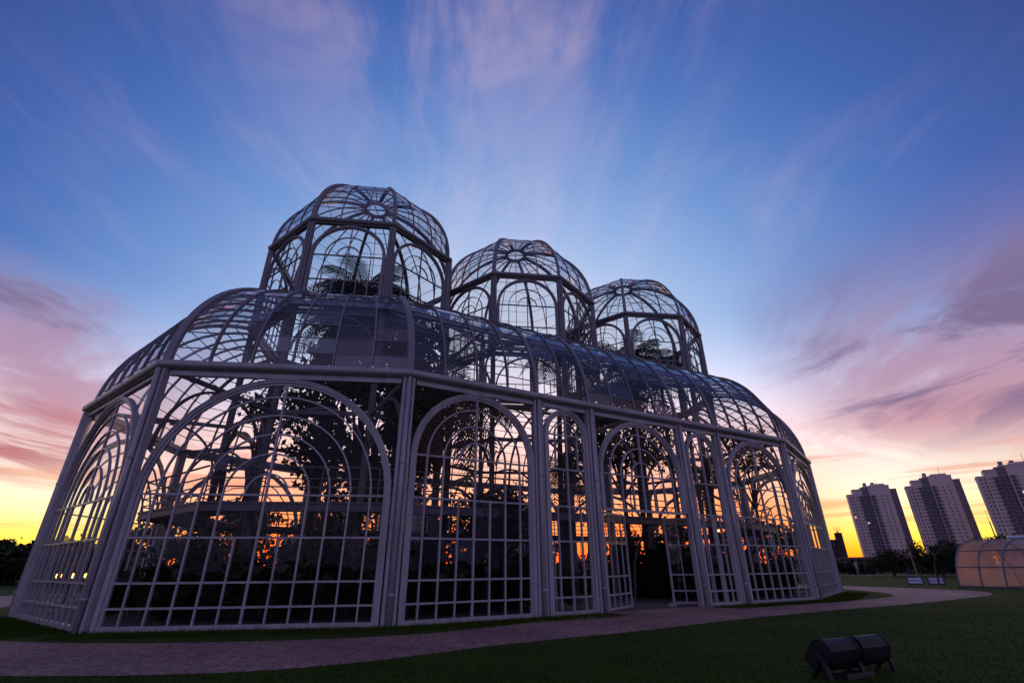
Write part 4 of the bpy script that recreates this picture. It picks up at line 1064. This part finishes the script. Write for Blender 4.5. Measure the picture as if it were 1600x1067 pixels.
# twin floodlight on the lawn
fl0 = np.array([4.12, 6.93]); fa_ = np.array([.90, .43]); fm = np.array([-.43, .90])
t = empty('floodlight', (*fl0, 0)); t.scale = (.88, .88, .86); tag(t, 'twin dark floodlight on brackets in the lawn in the foreground', 'floodlight')
fpnt = lambda a, m_, z: np.array([*(fa_*a+fm*m_), z])
for a0 in (-.66, .03):
    prof_ = [(.20, .12), (.27, .20), (.14, .40), (.05, .455), (-.03, .46), (-.09, .42), (-.13, .33), (-.10, .20), (-.02, .12), (.08, .08)]
    mb = MB(); mb.sweep([(fpnt(a, 0, 0), np.array([*fm, 0]), np.array([0, 0, 1.0])) for a in (a0, a0+.025, a0+.60, a0+.625)], prof_)
    hd = mb.build('lamp_head', DARK, t)
    for a in (a0+.02, a0+.605):
        m_ = MB(); m_.sweep([(fpnt(q, 0, 0), np.array([*fm, 0]), np.array([0, 0, 1.0])) for q in (a-.012, a+.012)], [(x*1.06-.002, .28+(z-.28)*1.05) for x, z in prof_]); m_.build('end_frame', DARK, hd)
    m_ = MB(); m_.hexa([fpnt(a0+.04, .215, .15), fpnt(a0+.58, .215, .15), fpnt(a0+.58, .265, .215), fpnt(a0+.04, .265, .215), fpnt(a0+.04, .12, .30), fpnt(a0+.58, .12, .30), fpnt(a0+.58, .17, .372), fpnt(a0+.04, .17, .372)]); m_.build('lens', WIN, hd)
for a in (-.70, .0, .69):
    mb = MB(); mb.bar(fpnt(a, -.02, .27), fpnt(a-.02, -.10, .0), .035, .07, (*fa_, 0)); mb.bar(fpnt(a, .0, .27), fpnt(a, .16, .0), .035, .06, (*fa_, 0)); mb.ball(fpnt(a, .02, .27), .045, 8, 6); mb.build('bracket', DARK, t)
mb = MB(); mb.hexa([fpnt(-.45, -.14, 0), fpnt(.15, -.14, 0), fpnt(.15, .12, 0), fpnt(-.45, .12, 0), fpnt(-.42, -.12, .06), fpnt(.12, -.12, .06), fpnt(.12, .1, .06), fpnt(-.42, .1, .06)]); mb.build('ballast_box', DARK, t)
# information boards
WHITE = mat('printed_sheet', (.62, .60, .64), .5, .05); NAVY = mat('navy_panel', (.04, .04, .10), .5, .1)
for lab, x, y in (('low slanted information board beside the path, the left of two', 24.45, 32.9), ('low slanted information board beside the path, the right of two', 25.45, 32.55)):
    t = empty('information_board', (x, y, 0), R(-38)); tag(t, lab, 'sign', 'information boards')
    pl = lambda u, v, o: (u, .32*v-.0-o*.6, .10+.36*v+o*.7)
    mb = MB(); mb.hexa([pl(-.42, 0, -.03), pl(.42, 0, -.03), pl(.42, 1, -.03), pl(-.42, 1, -.03), pl(-.42, 0, 0), pl(.42, 0, 0), pl(.42, 1, 0), pl(-.42, 1, 0)]); mb.build('panel', NAVY, t)
    for v0 in (.08, .55): mb = MB(); mb.hexa([pl(-.34, v0, .002), pl(.34, v0, .002), pl(.34, v0+.36, .002), pl(-.34, v0+.36, .002), pl(-.34, v0, .008), pl(.34, v0, .008), pl(.34, v0+.36, .008), pl(-.34, v0+.36, .008)]); mb.build('printed_sheet', WHITE, t)
    for u in (-.3, .3): mb = MB(); mb.bar((u, .02, 0), (u, .02, .12), .04, .04); mb.bar((u, .3, 0), (u, .3, .44), .04, .04); mb.build('leg', DARK, t)
# poles
POLE = mat('painted_pole', (.20, .13, .12), .6)
t = empty('pole', (30.8, 41.0, 0)); tag(t, 'slender straight reddish pole behind the information boards', 'pole')
mb = MB(); mb.tube([(0, 0, 0), (0, 0, .4), (0, 0, 2.9)], [.09, .06, .05], 8); mb.build('shaft', POLE, t); mb = MB(); mb.ball((0, 0, 2.95), .1, 10, 6); mb.build('finial', POLE, t)
t = empty('curved_pole', (24.95, 31.75, 0)); tag(t, 'dark curved pole bending right beside the small vaulted glasshouse', 'pole')
mb = MB(); mb.tube([(.0, 0, 0), (.02, 0, .6), (.10, -.03, 1.15), (.28, -.1, 1.65), (.55, -.2, 2.0), (.9, -.34, 2.2)], [.045, .04, .035, .035, .03, .03], 8); mb.build('shaft', DARK, t); mb = MB(); mb.box(-.1, .1, -.1, .1, 0, .03); mb.build('base_plate', STEEL, t)
# lit globe lamps
BULB = emit('warm_bulb', (1.0, .52, .12), 5.0)
for lab, p in (('small lit globe lamp under the walkway, leftmost of three right of the door', (6.68, 19.38, 2.52)), ('small lit globe lamp under the walkway, between two others right of the door', (6.98, 19.40, 2.42)), ('small lit globe lamp under the walkway, rightmost of three right of the door', (7.95, 20.1, 2.42))):
    t = empty('globe_lamp', p); tag(t, lab, 'lamp', 'lit globe lamps inside')
    mb = MB(); mb.ball((0, 0, 0), .045, 10, 8); mb.build('globe', BULB, t, True); mb = MB(); mb.tube([(0, 0, .04), (0, 0, .3)], .012, 6); mb.build('stem', DARK, t)
for k, (x, y) in enumerate(((-16.9, 19.9), (-16.55, 20.1), (-16.25, 20.4), (-15.9, 20.55))):
    t = empty('bollard_lamp', (x, y, 0)); tag(t, ('lit bollard lamp seen through the left end glass, %s of four' % ('leftmost', 'second from left', 'third from left', 'rightmost')[k]), 'lamp', 'lit bollard lamps by the left end')
    mb = MB(); mb.tube([(0, 0, 0), (0, 0, .92)], .05, 8); mb.build('shaft', DARK, t); mb = MB(); mb.tube([(0, 0, .92), (0, 0, .96), (0, 0, 1.05), (0, 0, 1.08)], [.06, .085, .085, .03], 10); mb.build('lantern', BULB, t, True); mb = MB(); mb.tube([(0, 0, 1.08), (0, 0, 1.11)], .09, 10); mb.build('cap', DARK, t)
# white board and slatted chair just inside, door stone
bd = wl(4.75, -.75); t = empty('white_board', (*bd, 0), PHI); tag(t, 'white framed board standing just inside the narrow bay left of the door', 'board')
mb = MB(); mb.box(-.36, .36, 0, .04, .12, 1.5); mb.build('panel', PAINT_IN, t)
for x in (-.37, .33): mb = MB(); mb.box(x, x+.05, -.02, .05, 0, 1.56); mb.build('stile', PAINT, t)
for z in (.1, 1.32, 1.5): mb = MB(); mb.box(-.32, .33, -.02, 0, z, z+.05); mb.build('crosspiece', PAINT, t)
ch = wl(4.62, -.38); t = empty('slatted_chair', (*ch, 0), PHI+.2); tag(t, 'white slatted chair in front of the white board', 'chair')
for k in range(4): mb = MB(); mb.box(-.2+k*.125, -.15+k*.125, -.02, .0, .42, .85); mb.build('back_slat', PAINT, t)
mb = MB(); mb.box(-.24, .28, -.03, .01, .80, .87); mb.build('top_rail', PAINT, t); mb = MB(); mb.box(-.24, .28, -.02, .42, .40, .43); mb.build('seat', PAINT, t)
for x in (-.23, .24):
    for y in (-.02, .38): mb = MB(); mb.box(x, x+.04, y, y+.04, 0, .40 if y > 0 else .80); mb.build('leg', PAINT, t)
mb = MB(); mb.ball((0, 0, .07), (.16, .11, .08), 14, 9); mb.v = [(x+.02*math.sin(9*z+5*y), y+.015*math.sin(11*x), z) for x, y, z in mb.v]
o = mb.build('stone', mat('pale_stone', (.32, .28, .26), .85, .2, 6, .3, 15), None, True); o.location = (4.95, 17.25, -.005); tag(o, 'pale rounded stone on the paving beside the open door', 'stone')
